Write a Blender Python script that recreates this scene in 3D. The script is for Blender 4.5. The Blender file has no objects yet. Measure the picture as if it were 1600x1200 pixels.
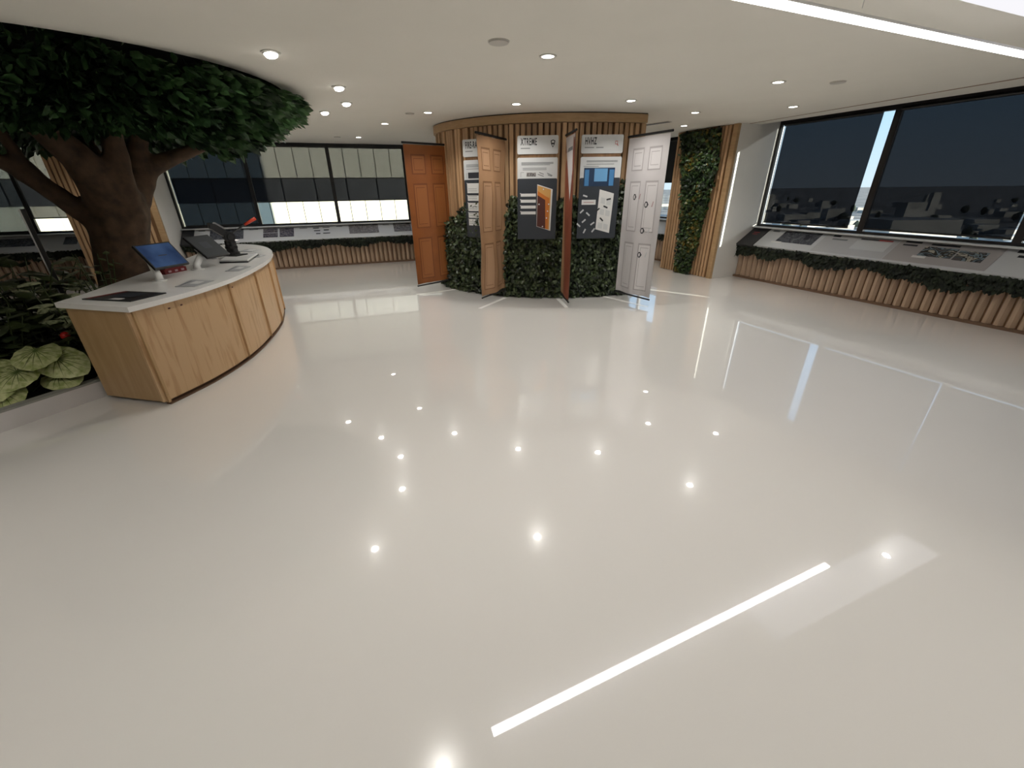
import bpy, bmesh, math, random
from mathutils import Vector, Matrix, noise
PI = math.pi
R = random.Random(7)
scene = bpy.context.scene
COL = scene.collection

# ------------------------------------------------------------------ camera
cam_d = bpy.data.cameras.new('camera')
cam = bpy.data.objects.new('camera', cam_d); COL.objects.link(cam)
cam_d.sensor_width = 36.0; cam_d.lens = 36.0 * 643.2 / 1600.0
cam_d.clip_start = 0.03; cam_d.clip_end = 6000
_p = math.radians(25.43); _r = math.radians(-0.68)
_f = Vector((0, math.cos(_p), -math.sin(_p))); _u = Vector((0, math.sin(_p), math.cos(_p))); _x = Vector((1, 0, 0))
_cr, _sr = math.cos(_r), math.sin(_r)
_rx = _x * _cr + _u * _sr; _ux = _u * _cr - _x * _sr
cam.matrix_world = Matrix(((_rx.x, _ux.x, -_f.x, 0), (_rx.y, _ux.y, -_f.y, 0), (_rx.z, _ux.z, -_f.z, 1.72), (0, 0, 0, 1)))
scene.camera = cam

# ------------------------------------------------------------------ wall frames (right window wall, back window wall)
A1 = Vector((4.70, 8.92, 0)); D1 = Vector((.40, -.9165, 0)); N1 = Vector((.9165, .40, 0))
A2 = Vector((-5.6, 10.35, 0)); D2 = Vector((.943, .333, 0)); N2 = Vector((-.333, .943, 0))

# ------------------------------------------------------------------ world, sun, exposure
SUN_H = (N1 * .486 + D1 * .874).normalized()
SUN_EL = math.radians(12.2)
SUN = Vector((SUN_H.x * math.cos(SUN_EL), SUN_H.y * math.cos(SUN_EL), math.sin(SUN_EL)))
w = bpy.data.worlds.new('world'); scene.world = w; w.use_nodes = True
nt = w.node_tree; bgn = nt.nodes['Background']
tcw = nt.nodes.new('ShaderNodeTexCoord'); sx = nt.nodes.new('ShaderNodeSeparateXYZ'); sky = nt.nodes.new('ShaderNodeValToRGB')
el = sky.color_ramp.elements                     # clear sky: pale at the horizon, deeper blue overhead
el[0].position = 0.0; el[0].color = (.66, .76, .84, 1); el[1].position = 1.0; el[1].color = (.10, .25, .62, 1)
for p_, c_ in ((.10, (.50, .70, .88, 1)), (.35, (.30, .56, .90, 1))): x_ = el.new(p_); x_.color = c_
nt.links.new(tcw.outputs['Generated'], sx.inputs[0]); nt.links.new(sx.outputs['Z'], sky.inputs['Fac'])
nt.links.new(sky.outputs['Color'], bgn.inputs[0]); bgn.inputs[1].default_value = 1.25
sl = bpy.data.lights.new('sun', 'SUN'); sl.energy = 14.0; sl.angle = math.radians(.5); sl.color = (1, .93, .80)
so = bpy.data.objects.new('sun', sl); COL.objects.link(so); so.rotation_euler = SUN.to_track_quat('Z', 'Y').to_euler()
scene.view_settings.view_transform = 'Standard'; scene.view_settings.look = 'None'
scene.view_settings.exposure = 0.2; scene.view_settings.gamma = 1.0
scene.view_settings.use_curve_mapping = False
DOWNLIGHT_W = 7.4       # each recessed ceiling lamp
DISC_L = 22.0            # radiance of its visible lens
LINEAR_L = 9.0           # radiance of the linear pendant

# ------------------------------------------------------------------ materials
MATS = {}
def _mat(name):
    m = bpy.data.materials.new(name); m.use_nodes = True
    MATS[name] = m
    return m, m.node_tree, m.node_tree.nodes['Principled BSDF']
def plain(name, col, rough=.5, metal=0., spec=.5, var=0., scale=20., bump=0., bscale=200.):
    m, t, b = _mat(name)
    b.inputs['Base Color'].default_value = (*col, 1); b.inputs['Roughness'].default_value = rough
    b.inputs['Metallic'].default_value = metal; b.inputs['Specular IOR Level'].default_value = spec
    tc = t.nodes.new('ShaderNodeTexCoord')
    if var:
        n = t.nodes.new('ShaderNodeTexNoise'); n.inputs['Scale'].default_value = scale; n.inputs['Detail'].default_value = 4
        r = t.nodes.new('ShaderNodeValToRGB')
        r.color_ramp.elements[0].position = .3; r.color_ramp.elements[1].position = .7
        r.color_ramp.elements[0].color = (*[c * (1 - var) for c in col], 1); r.color_ramp.elements[1].color = (*[min(1, c * (1 + var)) for c in col], 1)
        t.links.new(tc.outputs['Object'], n.inputs['Vector']); t.links.new(n.outputs['Fac'], r.inputs['Fac']); t.links.new(r.outputs['Color'], b.inputs['Base Color'])
    if bump:
        n2 = t.nodes.new('ShaderNodeTexNoise'); n2.inputs['Scale'].default_value = bscale
        bn = t.nodes.new('ShaderNodeBump'); bn.inputs['Strength'].default_value = bump; bn.inputs['Distance'].default_value = .002
        t.links.new(tc.outputs['Object'], n2.inputs['Vector']); t.links.new(n2.outputs['Fac'], bn.inputs['Height']); t.links.new(bn.outputs['Normal'], b.inputs['Normal'])
    return m
def wood(name, c1, c2, scale=(9, 9, .7), rough=.5, rnd=.25, detail=6, lo=.35, hi=.68):
    m, t, b = _mat(name); b.inputs['Roughness'].default_value = rough
    tc = t.nodes.new('ShaderNodeTexCoord'); mp = t.nodes.new('ShaderNodeMapping'); mp.inputs['Scale'].default_value = scale
    oi = t.nodes.new('ShaderNodeObjectInfo'); ml = t.nodes.new('ShaderNodeVectorMath'); ml.operation = 'SCALE'; ml.inputs[0].default_value = (7, 3, 11)
    t.links.new(oi.outputs['Random'], ml.inputs['Scale'])
    ad = t.nodes.new('ShaderNodeVectorMath'); ad.operation = 'ADD'
    t.links.new(tc.outputs['Object'], ad.inputs[0]); t.links.new(ml.outputs[0], ad.inputs[1]); t.links.new(ad.outputs[0], mp.inputs['Vector'])
    n = t.nodes.new('ShaderNodeTexNoise'); n.inputs['Scale'].default_value = 3; n.inputs['Detail'].default_value = detail; n.inputs['Distortion'].default_value = .6
    t.links.new(mp.outputs[0], n.inputs['Vector'])
    r = t.nodes.new('ShaderNodeValToRGB'); r.color_ramp.elements[0].position = lo; r.color_ramp.elements[1].position = hi
    r.color_ramp.elements[0].color = (*c1, 1); r.color_ramp.elements[1].color = (*c2, 1)
    t.links.new(n.outputs['Fac'], r.inputs['Fac'])
    hs = t.nodes.new('ShaderNodeHueSaturation'); mr = t.nodes.new('ShaderNodeMapRange'); mr.inputs['To Min'].default_value = 1 - rnd; mr.inputs['To Max'].default_value = 1 + rnd * .6
    t.links.new(oi.outputs['Random'], mr.inputs['Value']); t.links.new(mr.outputs[0], hs.inputs['Value']); t.links.new(r.outputs['Color'], hs.inputs['Color'])
    t.links.new(hs.outputs['Color'], b.inputs['Base Color'])
    return m
def emit(name, col, s):
    m = bpy.data.materials.new(name); m.use_nodes = True; t = m.node_tree; t.nodes.clear()
    e = t.nodes.new('ShaderNodeEmission'); e.inputs[0].default_value = (*col, 1); e.inputs[1].default_value = s
    o = t.nodes.new('ShaderNodeOutputMaterial'); t.links.new(e.outputs[0], o.inputs[0]); MATS[name] = m
    return m
def shade_mat(name, trans, col):
    m = bpy.data.materials.new(name); m.use_nodes = True; t = m.node_tree; t.nodes.clear()
    tr = t.nodes.new('ShaderNodeBsdfTransparent'); tr.inputs[0].default_value = (*trans, 1)
    df = t.nodes.new('ShaderNodeBsdfDiffuse'); df.inputs[0].default_value = (*col, 1)
    ad = t.nodes.new('ShaderNodeAddShader'); o = t.nodes.new('ShaderNodeOutputMaterial')
    t.links.new(tr.outputs[0], ad.inputs[0]); t.links.new(df.outputs[0], ad.inputs[1]); t.links.new(ad.outputs[0], o.inputs[0]); MATS[name] = m
    return m
def glass_mat(name):
    m = bpy.data.materials.new(name); m.use_nodes = True; t = m.node_tree; t.nodes.clear()
    tr = t.nodes.new('ShaderNodeBsdfTransparent'); tr.inputs[0].default_value = (.9, .94, .95, 1)
    gl = t.nodes.new('ShaderNodeBsdfGlossy'); gl.inputs['Roughness'].default_value = .02
    lw = t.nodes.new('ShaderNodeLayerWeight'); lw.inputs[0].default_value = .5
    pw = t.nodes.new('ShaderNodeMath'); pw.operation = 'POWER'; pw.inputs[1].default_value = 4.0
    fr = t.nodes.new('ShaderNodeMath'); fr.operation = 'MULTIPLY_ADD'; fr.inputs[1].default_value = .55; fr.inputs[2].default_value = .03
    t.links.new(lw.outputs['Facing'], pw.inputs[0]); t.links.new(pw.outputs[0], fr.inputs[0])
    mx = t.nodes.new('ShaderNodeMixShader'); o = t.nodes.new('ShaderNodeOutputMaterial')
    t.links.new(fr.outputs[0], mx.inputs[0]); t.links.new(tr.outputs[0], mx.inputs[1]); t.links.new(gl.outputs[0], mx.inputs[2]); t.links.new(mx.outputs[0], o.inputs[0])
    MATS[name] = m
    return m
def leafmat(name, dark, light, accent=None, rough=.4, scale=3., acc_pos=.66, rnd=.16):
    m, t, b = _mat(name); b.inputs['Roughness'].default_value = rough
    tc = t.nodes.new('ShaderNodeTexCoord'); gm = t.nodes.new('ShaderNodeNewGeometry')
    n = t.nodes.new('ShaderNodeTexNoise'); n.inputs['Scale'].default_value = scale; n.inputs['Detail'].default_value = 2
    t.links.new(gm.outputs['Position'], n.inputs['Vector'])
    r = t.nodes.new('ShaderNodeValToRGB'); e = r.color_ramp.elements
    e[0].position = .32; e[0].color = (*dark, 1); e[1].position = .62; e[1].color = (*light, 1)
    if accent:
        x = e.new(acc_pos + .05); x.color = (*accent, 1)
    mx = t.nodes.new('ShaderNodeMath'); mx.operation = 'ADD'
    rp = t.nodes.new('ShaderNodeMapRange'); rp.inputs['To Min'].default_value = -rnd; rp.inputs['To Max'].default_value = rnd * .9
    t.links.new(gm.outputs['Random Per Island'], rp.inputs['Value'])
    t.links.new(n.outputs['Fac'], mx.inputs[0]); t.links.new(rp.outputs[0], mx.inputs[1])
    t.links.new(mx.outputs[0], r.inputs['Fac']); t.links.new(r.outputs['Color'], b.inputs['Base Color'])
    return m
def printmat(name, pal, scale=(26, 26, 26)):
    """a printed picture: blocks of a few tones"""
    m, t, b = _mat(name); b.inputs['Roughness'].default_value = .45
    tc = t.nodes.new('ShaderNodeTexCoord'); mp = t.nodes.new('ShaderNodeMapping'); mp.inputs['Scale'].default_value = scale
    n = t.nodes.new('ShaderNodeTexNoise'); n.inputs['Scale'].default_value = 1; n.inputs['Detail'].default_value = 3; n.inputs['Distortion'].default_value = .8
    r = t.nodes.new('ShaderNodeValToRGB'); r.color_ramp.interpolation = 'CONSTANT'
    e = r.color_ramp.elements
    while len(e) < len(pal): e.new(.5)
    for i, c in enumerate(pal):
        e[i].position = 0 if i == 0 else .33 + .34 * i / len(pal); e[i].color = (*c, 1)
    t.links.new(tc.outputs['Object'], mp.inputs['Vector']); t.links.new(mp.outputs[0], n.inputs['Vector']); t.links.new(n.outputs['Fac'], r.inputs['Fac']); t.links.new(r.outputs['Color'], b.inputs['Base Color'])
    return m
M = MATS
# floor: poured white resin, with a clear glossy top coat
m, t, b = _mat('floor'); b.inputs['Roughness'].default_value = .16; b.inputs['IOR'].default_value = 1.4; b.inputs['Specular IOR Level'].default_value = .25; b.inputs['Coat Weight'].default_value = 1.0; b.inputs['Coat Roughness'].default_value = .012; b.inputs['Coat IOR'].default_value = 1.68
tc = t.nodes.new('ShaderNodeTexCoord'); n = t.nodes.new('ShaderNodeTexNoise'); n.inputs['Scale'].default_value = .5; n.inputs['Detail'].default_value = 3
r = t.nodes.new('ShaderNodeValToRGB'); r.color_ramp.elements[0].color = (.69, .67, .64, 1); r.color_ramp.elements[1].color = (.75, .73, .70, 1)
for a_, b_ in ((tc.outputs['Object'], n.inputs['Vector']), (n.outputs['Fac'], r.inputs['Fac']), (r.outputs['Color'], b.inputs['Base Color'])): t.links.new(a_, b_)
plain('ceiling', (.74, .715, .65), .9, var=.015, scale=2)
plain('wall', (.74, .72, .68), .8, var=.02, scale=3)
plain('wall_dark', (.03, .03, .03), .9)
plain('black', (.008, .008, .009), .45)
plain('black_gloss', (.01, .01, .012), .15)
plain('frame_black', (.010, .010, .011), .4)
plain('metal', (.75, .75, .76), .25, 1.)
plain('steel', (.55, .55, .56), .3, 1.)
plain('white_plastic', (.78, .78, .77), .3)
plain('countertop', (.80, .79, .77), .25, var=.02, scale=8)
plain('kerb', (.66, .63, .62), .5)
plain('kerb_top_shaded', (.30, .30, .27), .5)  # kerb darkened with the shade lying on its top
plain('soil', (.012, .010, .008), .95, var=.4, scale=30)
plain('card_grey', (.56, .575, .58), .4)
plain('panel_grey', (.55, .565, .58), .4)
plain('panel_grey2', (.45, .455, .465), .4)
plain('panel_mauve', (.38, .36, .36), .4)
plain('slate', (.030, .036, .046), .45)
plain('slate_print', (.042, .043, .055), .45)
plain('print_dark', (.02, .022, .028), .5)
plain('print_mid', (.19, .20, .21), .5)
plain('print_white', (.68, .68, .67), .4)
plain('print_red', (.42, .03, .03), .5)
plain('print_orange', (.55, .17, .025), .5)
plain('print_amber', (.60, .33, .10), .5)
plain('print_maroon', (.085, .022, .016), .5)
plain('print_blue', (.06, .21, .44), .4)
plain('print_blue_dark', (.012, .035, .085), .4)
plain('print_blue_light', (.13, .33, .58), .4)
plain('print_rose', (.45, .30, .31), .5)
plain('placard_grey', (.36, .37, .38), .4)
plain('charcoal', (.022, .022, .024), .4)
plain('red_plastic', (.62, .055, .02), .35)
plain('red_dark', (.16, .012, .014), .4)
plain('red_flower', (.55, .02, .015), .3)
plain('moss', (.010, .014, .008), .95, var=.3, scale=20)
plain('bark', (.085, .050, .028), .85, var=.4, scale=9, bump=.6, bscale=25)
plain('stem', (.05, .07, .02), .6)
plain('kick', (.15, .085, .05), .6)
plain('grey_screen', (.085, .09, .095), .12)
plain('detector', (.50, .48, .44), .5)
plain('trim_ring', (.55, .53, .48), .4)
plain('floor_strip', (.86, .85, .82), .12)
wood('slat', (.46, .285, .15), (.58, .38, .215), rnd=.14)
wood('slat_core', (.17, .085, .035), (.25, .135, .06), rnd=.05)
wood('cornice', (.40, .255, .125), (.47, .31, .165), scale=(2, 2, 12), rnd=.05)
wood('bench_slat', (.43, .305, .21), (.50, .36, .255), rnd=.10)
wood('maple', (.44, .26, .12), (.585, .385, .21), scale=(7, 7, .75), rnd=.05, rough=.4, detail=8, lo=.30, hi=.50)
wood('maple_side', (.44, .28, .13), (.52, .34, .175), scale=(5, 5, .6), rnd=.03, rough=.4)
plain('door_orange', (.285, .090, .020), .55, var=.12, scale=4)
plain('door_orange_dark', (.19, .055, .013), .55)
plain('door_orange_light', (.33, .115, .03), .55)
plain('door_tan', (.37, .215, .115), .55, var=.10, scale=4)
plain('door_tan_dark', (.22, .115, .055), .55)
plain('door_tan_light', (.43, .26, .15), .55)
plain('door_red', (.22, .06, .03), .55, var=.15, scale=4)
plain('door_red_light', (.40, .24, .13), .55)
plain('door_white', (.60, .575, .58), .55, var=.03, scale=4)
plain('door_white_dark', (.42, .395, .40), .55)
plain('door_white_light', (.68, .655, .66), .55)
plain('banner_back', (.55, .53, .52), .7)
leafmat('tree_leaf', (.012, .030, .011), (.055, .115, .040), scale=2.5, rough=.36)
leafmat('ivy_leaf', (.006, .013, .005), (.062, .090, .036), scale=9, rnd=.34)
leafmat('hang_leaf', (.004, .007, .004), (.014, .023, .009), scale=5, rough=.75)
leafmat('green_wall_leaf', (.008, .020, .007), (.055, .115, .030), (.15, .10, .012), scale=2.4, acc_pos=.72, rnd=.26)
leafmat('shrub_leaf', (.016, .028, .009), (.085, .11, .032), scale=6)
leafmat('shrub_dark', (.010, .018, .007), (.042, .056, .018), scale=6)
leafmat('speckled_leaf', (.05, .075, .03), (.42, .44, .26), scale=30)
leafmat('caladium', (.27, .33, .10), (.55, .58, .30), scale=26)
plain('caladium_vein', (.09, .13, .035), .5)
plain('facade', (.72, .67, .50), .8, var=.03, scale=1)
plain('facade_glass', (.085, .085, .08), .5, var=.35, scale=.5)
plain('facade_body', (.30, .28, .24), .8)
plain('ground_far', (.24, .21, .17), .95, var=.6, scale=.03)
plain('city_wall', (.44, .40, .34), .9, var=.5, scale=.05)
plain('city_beige', (.46, .42, .32), .9)
plain('city_tree', (.03, .04, .025), .95)
emit('disc', (1., .96, .88), DISC_L)
emit('linear_glow', (1., .98, .97), LINEAR_L)
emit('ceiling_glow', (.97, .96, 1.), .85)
glass_mat('glass')
shade_mat('shade_right', (.027, .028, .031), (.006, .006, .007))
shade_mat('shade_back', (.070, .071, .078), (.010, .010, .011))
printmat('photo_grey', [(.02, .022, .03), (.10, .105, .12), (.05, .055, .07), (.16, .17, .18)], (9, 9, 9))
printmat('photo_busy', [(.02, .02, .025), (.36, .35, .34), (.05, .04, .05), (.22, .20, .19), (.03, .03, .035)], (24, 24, 40))
printmat('photo_dark', [(.02, .018, .03), (.05, .045, .07), (.20, .18, .18), (.03, .03, .05)], (22, 22, 40))
printmat('photo_cars', [(.10, .09, .09), (.02, .025, .03), (.20, .27, .31), (.03, .025, .02), (.46, .43, .36), (.05, .045, .045)], (4.5, 4.5, 9))
# tablet screen: blue picture, lit
m, t, b = _mat('blue_screen'); b.inputs['Roughness'].default_value = .15
tc = t.nodes.new('ShaderNodeTexCoord'); g = t.nodes.new('ShaderNodeTexNoise'); g.inputs['Scale'].default_value = 5
r = t.nodes.new('ShaderNodeValToRGB'); r.color_ramp.elements[0].color = (.012, .025, .075, 1); r.color_ramp.elements[0].position = .3; r.color_ramp.elements[1].color = (.05, .095, .20, 1); r.color_ramp.elements[1].position = .7
t.links.new(tc.outputs['Object'], g.inputs['Vector']); t.links.new(g.outputs['Fac'], r.inputs['Fac']); t.links.new(r.outputs['Color'], b.inputs['Emission Color']); b.inputs['Emission Strength'].default_value = .5
b.inputs['Base Color'].default_value = (.02, .03, .06, 1)

# ------------------------------------------------------------------ geometry helpers
class G:
    def __init__(s): s.v = []; s.f = []
    def add(s, vs, fs):
        o = len(s.v); s.v += [tuple(q) for q in vs]; s.f += [tuple(i + o for i in q) for q in fs]; return s
    def box(s, a, b, F=None):
        x0, y0, z0 = a; x1, y1, z1 = b
        vs = [(x0, y0, z0), (x1, y0, z0), (x1, y1, z0), (x0, y1, z0), (x0, y0, z1), (x1, y0, z1), (x1, y1, z1), (x0, y1, z1)]
        if F: vs = [F(*q) for q in vs]
        return s.add(vs, [(0, 3, 2, 1), (4, 5, 6, 7), (0, 1, 5, 4), (1, 2, 6, 5), (2, 3, 7, 6), (3, 0, 4, 7)])
    def prism(s, pts, z0, z1, F=None):
        """polygon pts in xy extruded in z (or in F's frame)"""
        n = len(pts); vs = [(p[0], p[1], z0) for p in pts] + [(p[0], p[1], z1) for p in pts]
        if F: vs = [F(*q) for q in vs]
        return s.add(vs, [tuple(range(n - 1, -1, -1)), tuple(range(n, 2 * n))] + [(i, (i + 1) % n, n + (i + 1) % n, n + i) for i in range(n)])
    def plate(s, pts, y0, y1, F):
        """polygon pts in the frame's xz, thickness y0..y1"""
        n = len(pts); vs = [F(p[0], y0, p[1]) for p in pts] + [F(p[0], y1, p[1]) for p in pts]
        return s.add(vs, [tuple(range(n)), tuple(range(2 * n - 1, n - 1, -1))] + [(i, n + i, n + (i + 1) % n, (i + 1) % n) for i in range(n)])
    def tube(s, pts, rad, n=10, cap=True):
        pts = [Vector(p) for p in pts]; o = len(s.v); k = len(pts)
        if not hasattr(rad, '__len__'): rad = [rad] * k
        up = None
        for i, p in enumerate(pts):
            d = (pts[min(i + 1, k - 1)] - pts[max(i - 1, 0)]).normalized()
            if up is None:
                up = Vector((0, 0, 1)) if abs(d.z) < .9 else Vector((1, 0, 0))
            a = d.cross(up).normalized(); c = a.cross(d).normalized(); up = c
            for j in range(n):
                t_ = 2 * PI * j / n; s.v.append(tuple(p + (a * math.cos(t_) + c * math.sin(t_)) * rad[i]))
        for i in range(k - 1):
            for j in range(n):
                s.f.append((o + i * n + j, o + i * n + (j + 1) % n, o + (i + 1) * n + (j + 1) % n, o + (i + 1) * n + j))
        if cap:
            s.f.append(tuple(o + j for j in range(n - 1, -1, -1))); s.f.append(tuple(o + (k - 1) * n + j for j in range(n)))
        return s
    def disc(s, c, r0, r1, z0, z1, n=24):
        """ring (r0 inner, r1 outer) between z0 and z1; r0=0 gives a disc"""
        if r0 == 0: return s.prism([(c[0] + r1 * math.cos(2 * PI * i / n), c[1] + r1 * math.sin(2 * PI * i / n)) for i in range(n)], z0, z1)
        vs = []
        for z in (z0, z1):
            for r_ in (r0, r1):
                vs += [(c[0] + r_ * math.cos(2 * PI * i / n), c[1] + r_ * math.sin(2 * PI * i / n), z) for i in range(n)]
        fs = []
        for i in range(n):
            j = (i + 1) % n
            fs += [(i, n + i, n + j, j), (2 * n + j, 3 * n + j, 3 * n + i, 2 * n + i), (n + i, 3 * n + i, 3 * n + j, n + j), (i, j, 2 * n + j, 2 * n + i)]
        return s.add(vs, fs)
def mesh(name, g, mat, smooth=False):
    me = bpy.data.meshes.new(name); me.from_pydata(g.v, [], g.f)
    if mat: me.materials.append(M[mat] if isinstance(mat, str) else mat)
    if smooth: me.polygons.foreach_set('use_smooth', [True] * len(me.polygons))
    bm = bmesh.new(); bm.from_mesh(me); bmesh.ops.recalc_face_normals(bm, faces=bm.faces); bm.to_mesh(me); bm.free()
    me.update(); return me
ROOT = {}
def link(name, me, parent=None, mw=None):
    o = bpy.data.objects.new(name, me); COL.objects.link(o)
    if mw is not None: o.matrix_world = mw
    if parent is not None:
        o.parent = parent; o.matrix_parent_inverse = ROOT[parent.name].inverted()
        ROOT[o.name] = (mw if mw is not None else Matrix.Identity(4))
    else:
        ROOT[o.name] = mw if mw is not None else Matrix.Identity(4)
    return o
def obj(name, g, mat, parent=None, smooth=False):
    return link(name, mesh(name, g, mat, smooth), parent)
def tag(o, label, cat, group=None, kind=None):
    if label: o['label'] = label
    if cat: o['category'] = cat
    if group: o['group'] = group
    if kind: o['kind'] = kind
    return o
def thing(name, loc, label, cat, group=None):
    o = link(name, None, None, Matrix.Translation(Vector(loc))); o.empty_display_size = .1
    return tag(o, label, cat, group)
def struct(name, g=None, mat=None, parent=None, smooth=False, loc=(0, 0, 0)):
    o = obj(name, g, mat, parent, smooth) if g else link(name, None, None, Matrix.Translation(Vector(loc)))
    if parent is None: o['kind'] = 'structure'
    return o
def frame(o, x, y=None):
    """local frame: x along, y depth (default: x rotated +90 deg, away from a viewer who sees x run rightwards), z up"""
    o = Vector(o); x = Vector(x).normalized(); y = Vector(y).normalized() if y is not None else Vector((-x.y, x.x, 0)).normalized()
    z = x.cross(y)
    if z.z < 0: z = -z
    return lambda a, b, c: o + x * a + y * b + z * c
def W1(s, o, z): return A1 + D1 * s + N1 * o + Vector((0, 0, z))
def W2(s, o, z): return A2 + D2 * s + N2 * o + Vector((0, 0, z))
def rrect(x0, z0, x1, z1, r, n=4):
    P = []
    for cx, cz, a in ((x1 - r, z0 + r, -90), (x1 - r, z1 - r, 0), (x0 + r, z1 - r, 90), (x0 + r, z0 + r, 180)):
        for i in range(n + 1):
            q = math.radians(a + 90 * i / n); P.append((cx + r * math.cos(q), cz + r * math.sin(q)))
    return P
def text_obj(name, s, size, mat, F, x, y, z, parent, sx=1.0, bold=0.0):
    cu = bpy.data.curves.new(name, 'FONT'); cu.body = s; cu.size = size; cu.extrude = .0006; cu.space_character = 1.12; cu.offset = bold
    to = bpy.data.objects.new('tmp_text', cu); COL.objects.link(to)
    bpy.context.view_layer.update()
    me = bpy.data.meshes.new_from_object(to.evaluated_get(bpy.context.evaluated_depsgraph_get()))
    bpy.data.objects.remove(to); bpy.data.curves.remove(cu)
    for v in me.vertices: v.co = F(x + v.co.x * sx, y - v.co.z, z + v.co.y)
    me.materials.clear(); me.materials.append(M[mat]); me.name = name
    return link(name, me, parent)
# leaf templates -------------------------------------------------------------
LEAF_V = [(0, 0, 0), (.28, .26, -.05), (.28, 0, .03), (.28, -.26, -.05), (.62, .24, -.09), (.62, 0, .0), (.62, -.24, -.09), (1, 0, -.14)]
LEAF_F = [(0, 2, 1), (0, 3, 2), (1, 2, 5, 4), (2, 3, 6, 5), (4, 5, 7), (5, 6, 7)]
IVY_V = [(0, 0, 0), (.15, .42, -.05), (.35, 0, .04), (.15, -.42, -.05), (.6, .30, -.1), (.6, -.30, -.1), (1, 0, -.16)]
IVY_F = [(0, 2, 1), (0, 3, 2), (1, 2, 4), (2, 3, 5), (2, 6, 4), (2, 5, 6)]
def basis(pos, d, nrm, size, wid=1.):
    d = Vector(d).normalized(); nrm = Vector(nrm); s = nrm.cross(d)
    if s.length < 1e-4: s = Vector((1, .3, 0)).cross(d)
    s.normalize(); n_ = d.cross(s)
    return Matrix(((d.x * size, s.x * size * wid, n_.x * size, pos[0]), (d.y * size, s.y * size * wid, n_.y * size, pos[1]), (d.z * size, s.z * size * wid, n_.z * size, pos[2]), (0, 0, 0, 1)))
def leaf_geo(g, mats, V=LEAF_V, Fc=LEAF_F):
    for m_ in mats:
        o = len(g.v)
        for q in V: g.v.append(tuple(m_ @ Vector(q)))
        for f in Fc: g.f.append(tuple(i + o for i in f))
    return g
def fast_mesh(name, g, mat):
    me = bpy.data.meshes.new(name); me.from_pydata(g.v, [], g.f); me.materials.append(M[mat]); me.update(); return me
rv = lambda s: Vector((R.uniform(-s, s), R.uniform(-s, s), R.uniform(-s, s)))

# ------------------------------------------------------------------ room shell
CEIL = 2.72
BS0, BS1 = -8.0, 9.05          # back wall extent along D2
back_l = W2(BS0, .45, 0); corner = W2(BS1, .45, 0)
right_end = W1(15.0, .45, 0)
plan = [(-11.5, -5.0), (right_end.x, -5.0), (right_end.x, right_end.y), (corner.x, corner.y), (back_l.x, back_l.y), (-13.0, 4.0)]
g = G().prism(plan, -.12, 0); struct('floor', g, 'floor')
# ceiling with the round opening above the tree; it stops short of the right window wall (shade pocket)
HC = Vector((-4.42, 5.02)); HR = 1.99
ce = [(-11.5, -5.0), tuple(W1(15, -.16, 0).xy), tuple(W1(-4.7, -.16, 0).xy), (corner.x, corner.y), (back_l.x, back_l.y), (-13.0, 4.0)]
ce[1] = (W1(15, -.16, 0).x, -5.0)
bm = bmesh.new(); edges = []
def loop(pts):
    vs = [bm.verts.new((p[0], p[1], CEIL)) for p in pts]
    for i in range(len(vs)): edges.append(bm.edges.new((vs[i], vs[(i + 1) % len(vs)])))
loop(ce); loop([(HC.x + HR * math.cos(2 * PI * i / 96), HC.y + HR * math.sin(2 * PI * i / 96)) for i in range(96)])
bmesh.ops.triangle_fill(bm, use_beauty=True, edges=edges)
ex = bmesh.ops.extrude_face_region(bm, geom=list(bm.faces))
for v in ex['geom']:
    if isinstance(v, bmesh.types.BMVert): v.co.z += .12
bmesh.ops.recalc_face_normals(bm, faces=bm.faces)
me = bpy.data.meshes.new('ceiling'); bm.to_mesh(me); bm.free(); me.materials.append(M['ceiling'])
ceiling = link('ceiling', me); ceiling['kind'] = 'structure'
g = G().disc(HC, HR + .005, HR + .05, CEIL + .12, 3.25, 64); struct('ceiling_opening', g, 'wall_dark')
# roof, lower storeys, and an unseen block shaped to shadow the building opposite
up = [(p[0], p[1]) for p in plan]
struct('roof_slab', G().prism(up, 3.25, 3.4), 'wall_dark')
struct('upper_shadow_block', G().prism([(corner.x, corner.y), (-5.6, 10.8), (9.2, -.5)], 3.4, 34), 'wall_dark')
struct('lower_storeys', G().prism(up, -30, -.14), 'wall_dark')
struct('wall_rear', G().box((-11.5, -5.1, 0), (right_end.x, -5.0, 3.25)), 'wall')
struct('wall_left', G().prism([(-11.6, -5.0), (-11.5, -5.0), (-13.0, 4.0), (back_l.x, back_l.y), (back_l.x - .15, back_l.y + .05), (-13.15, 4.0)], 0, 3.25), 'wall')
struct('wall_side', G().prism([(right_end.x, right_end.y), (right_end.x, -5.0), (right_end.x + .1, -5.0), (right_end.x + .1, right_end.y)], 0, 3.25), 'wall')
# window walls: sill wall and head wall
def win_wall(name, W, s0, s1, zs, zh, head_o, gaps):
    g = G(); F = lambda a, b, c: W(a, b, c)
    g.box((s0, .34, 0), (s1, .46, zs), F)
    for a_, b_ in gaps: g.box((a_, .34, zs), (b_, .46, zh), F)
    g.box((s0, head_o, zh), (s1, .46, 3.25), F)
    struct(name, g, 'wall')
win_wall('wall_right', W1, -4.9, 15.0, .975, 2.86, .34, ((-4.9, -4.8), (-1.46, .10), (14.5, 15.0)))
win_wall('wall_back', W2, BS0, BS1, .965, 2.715, .34, ((BS0, -7.9), (-3.40, -1.88), (9.0, BS1)))
struct('ceiling_pocket', G().box((-4.7, -.3, 2.98), (15, .5, 3.02), W1), 'wall_dark')
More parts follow.
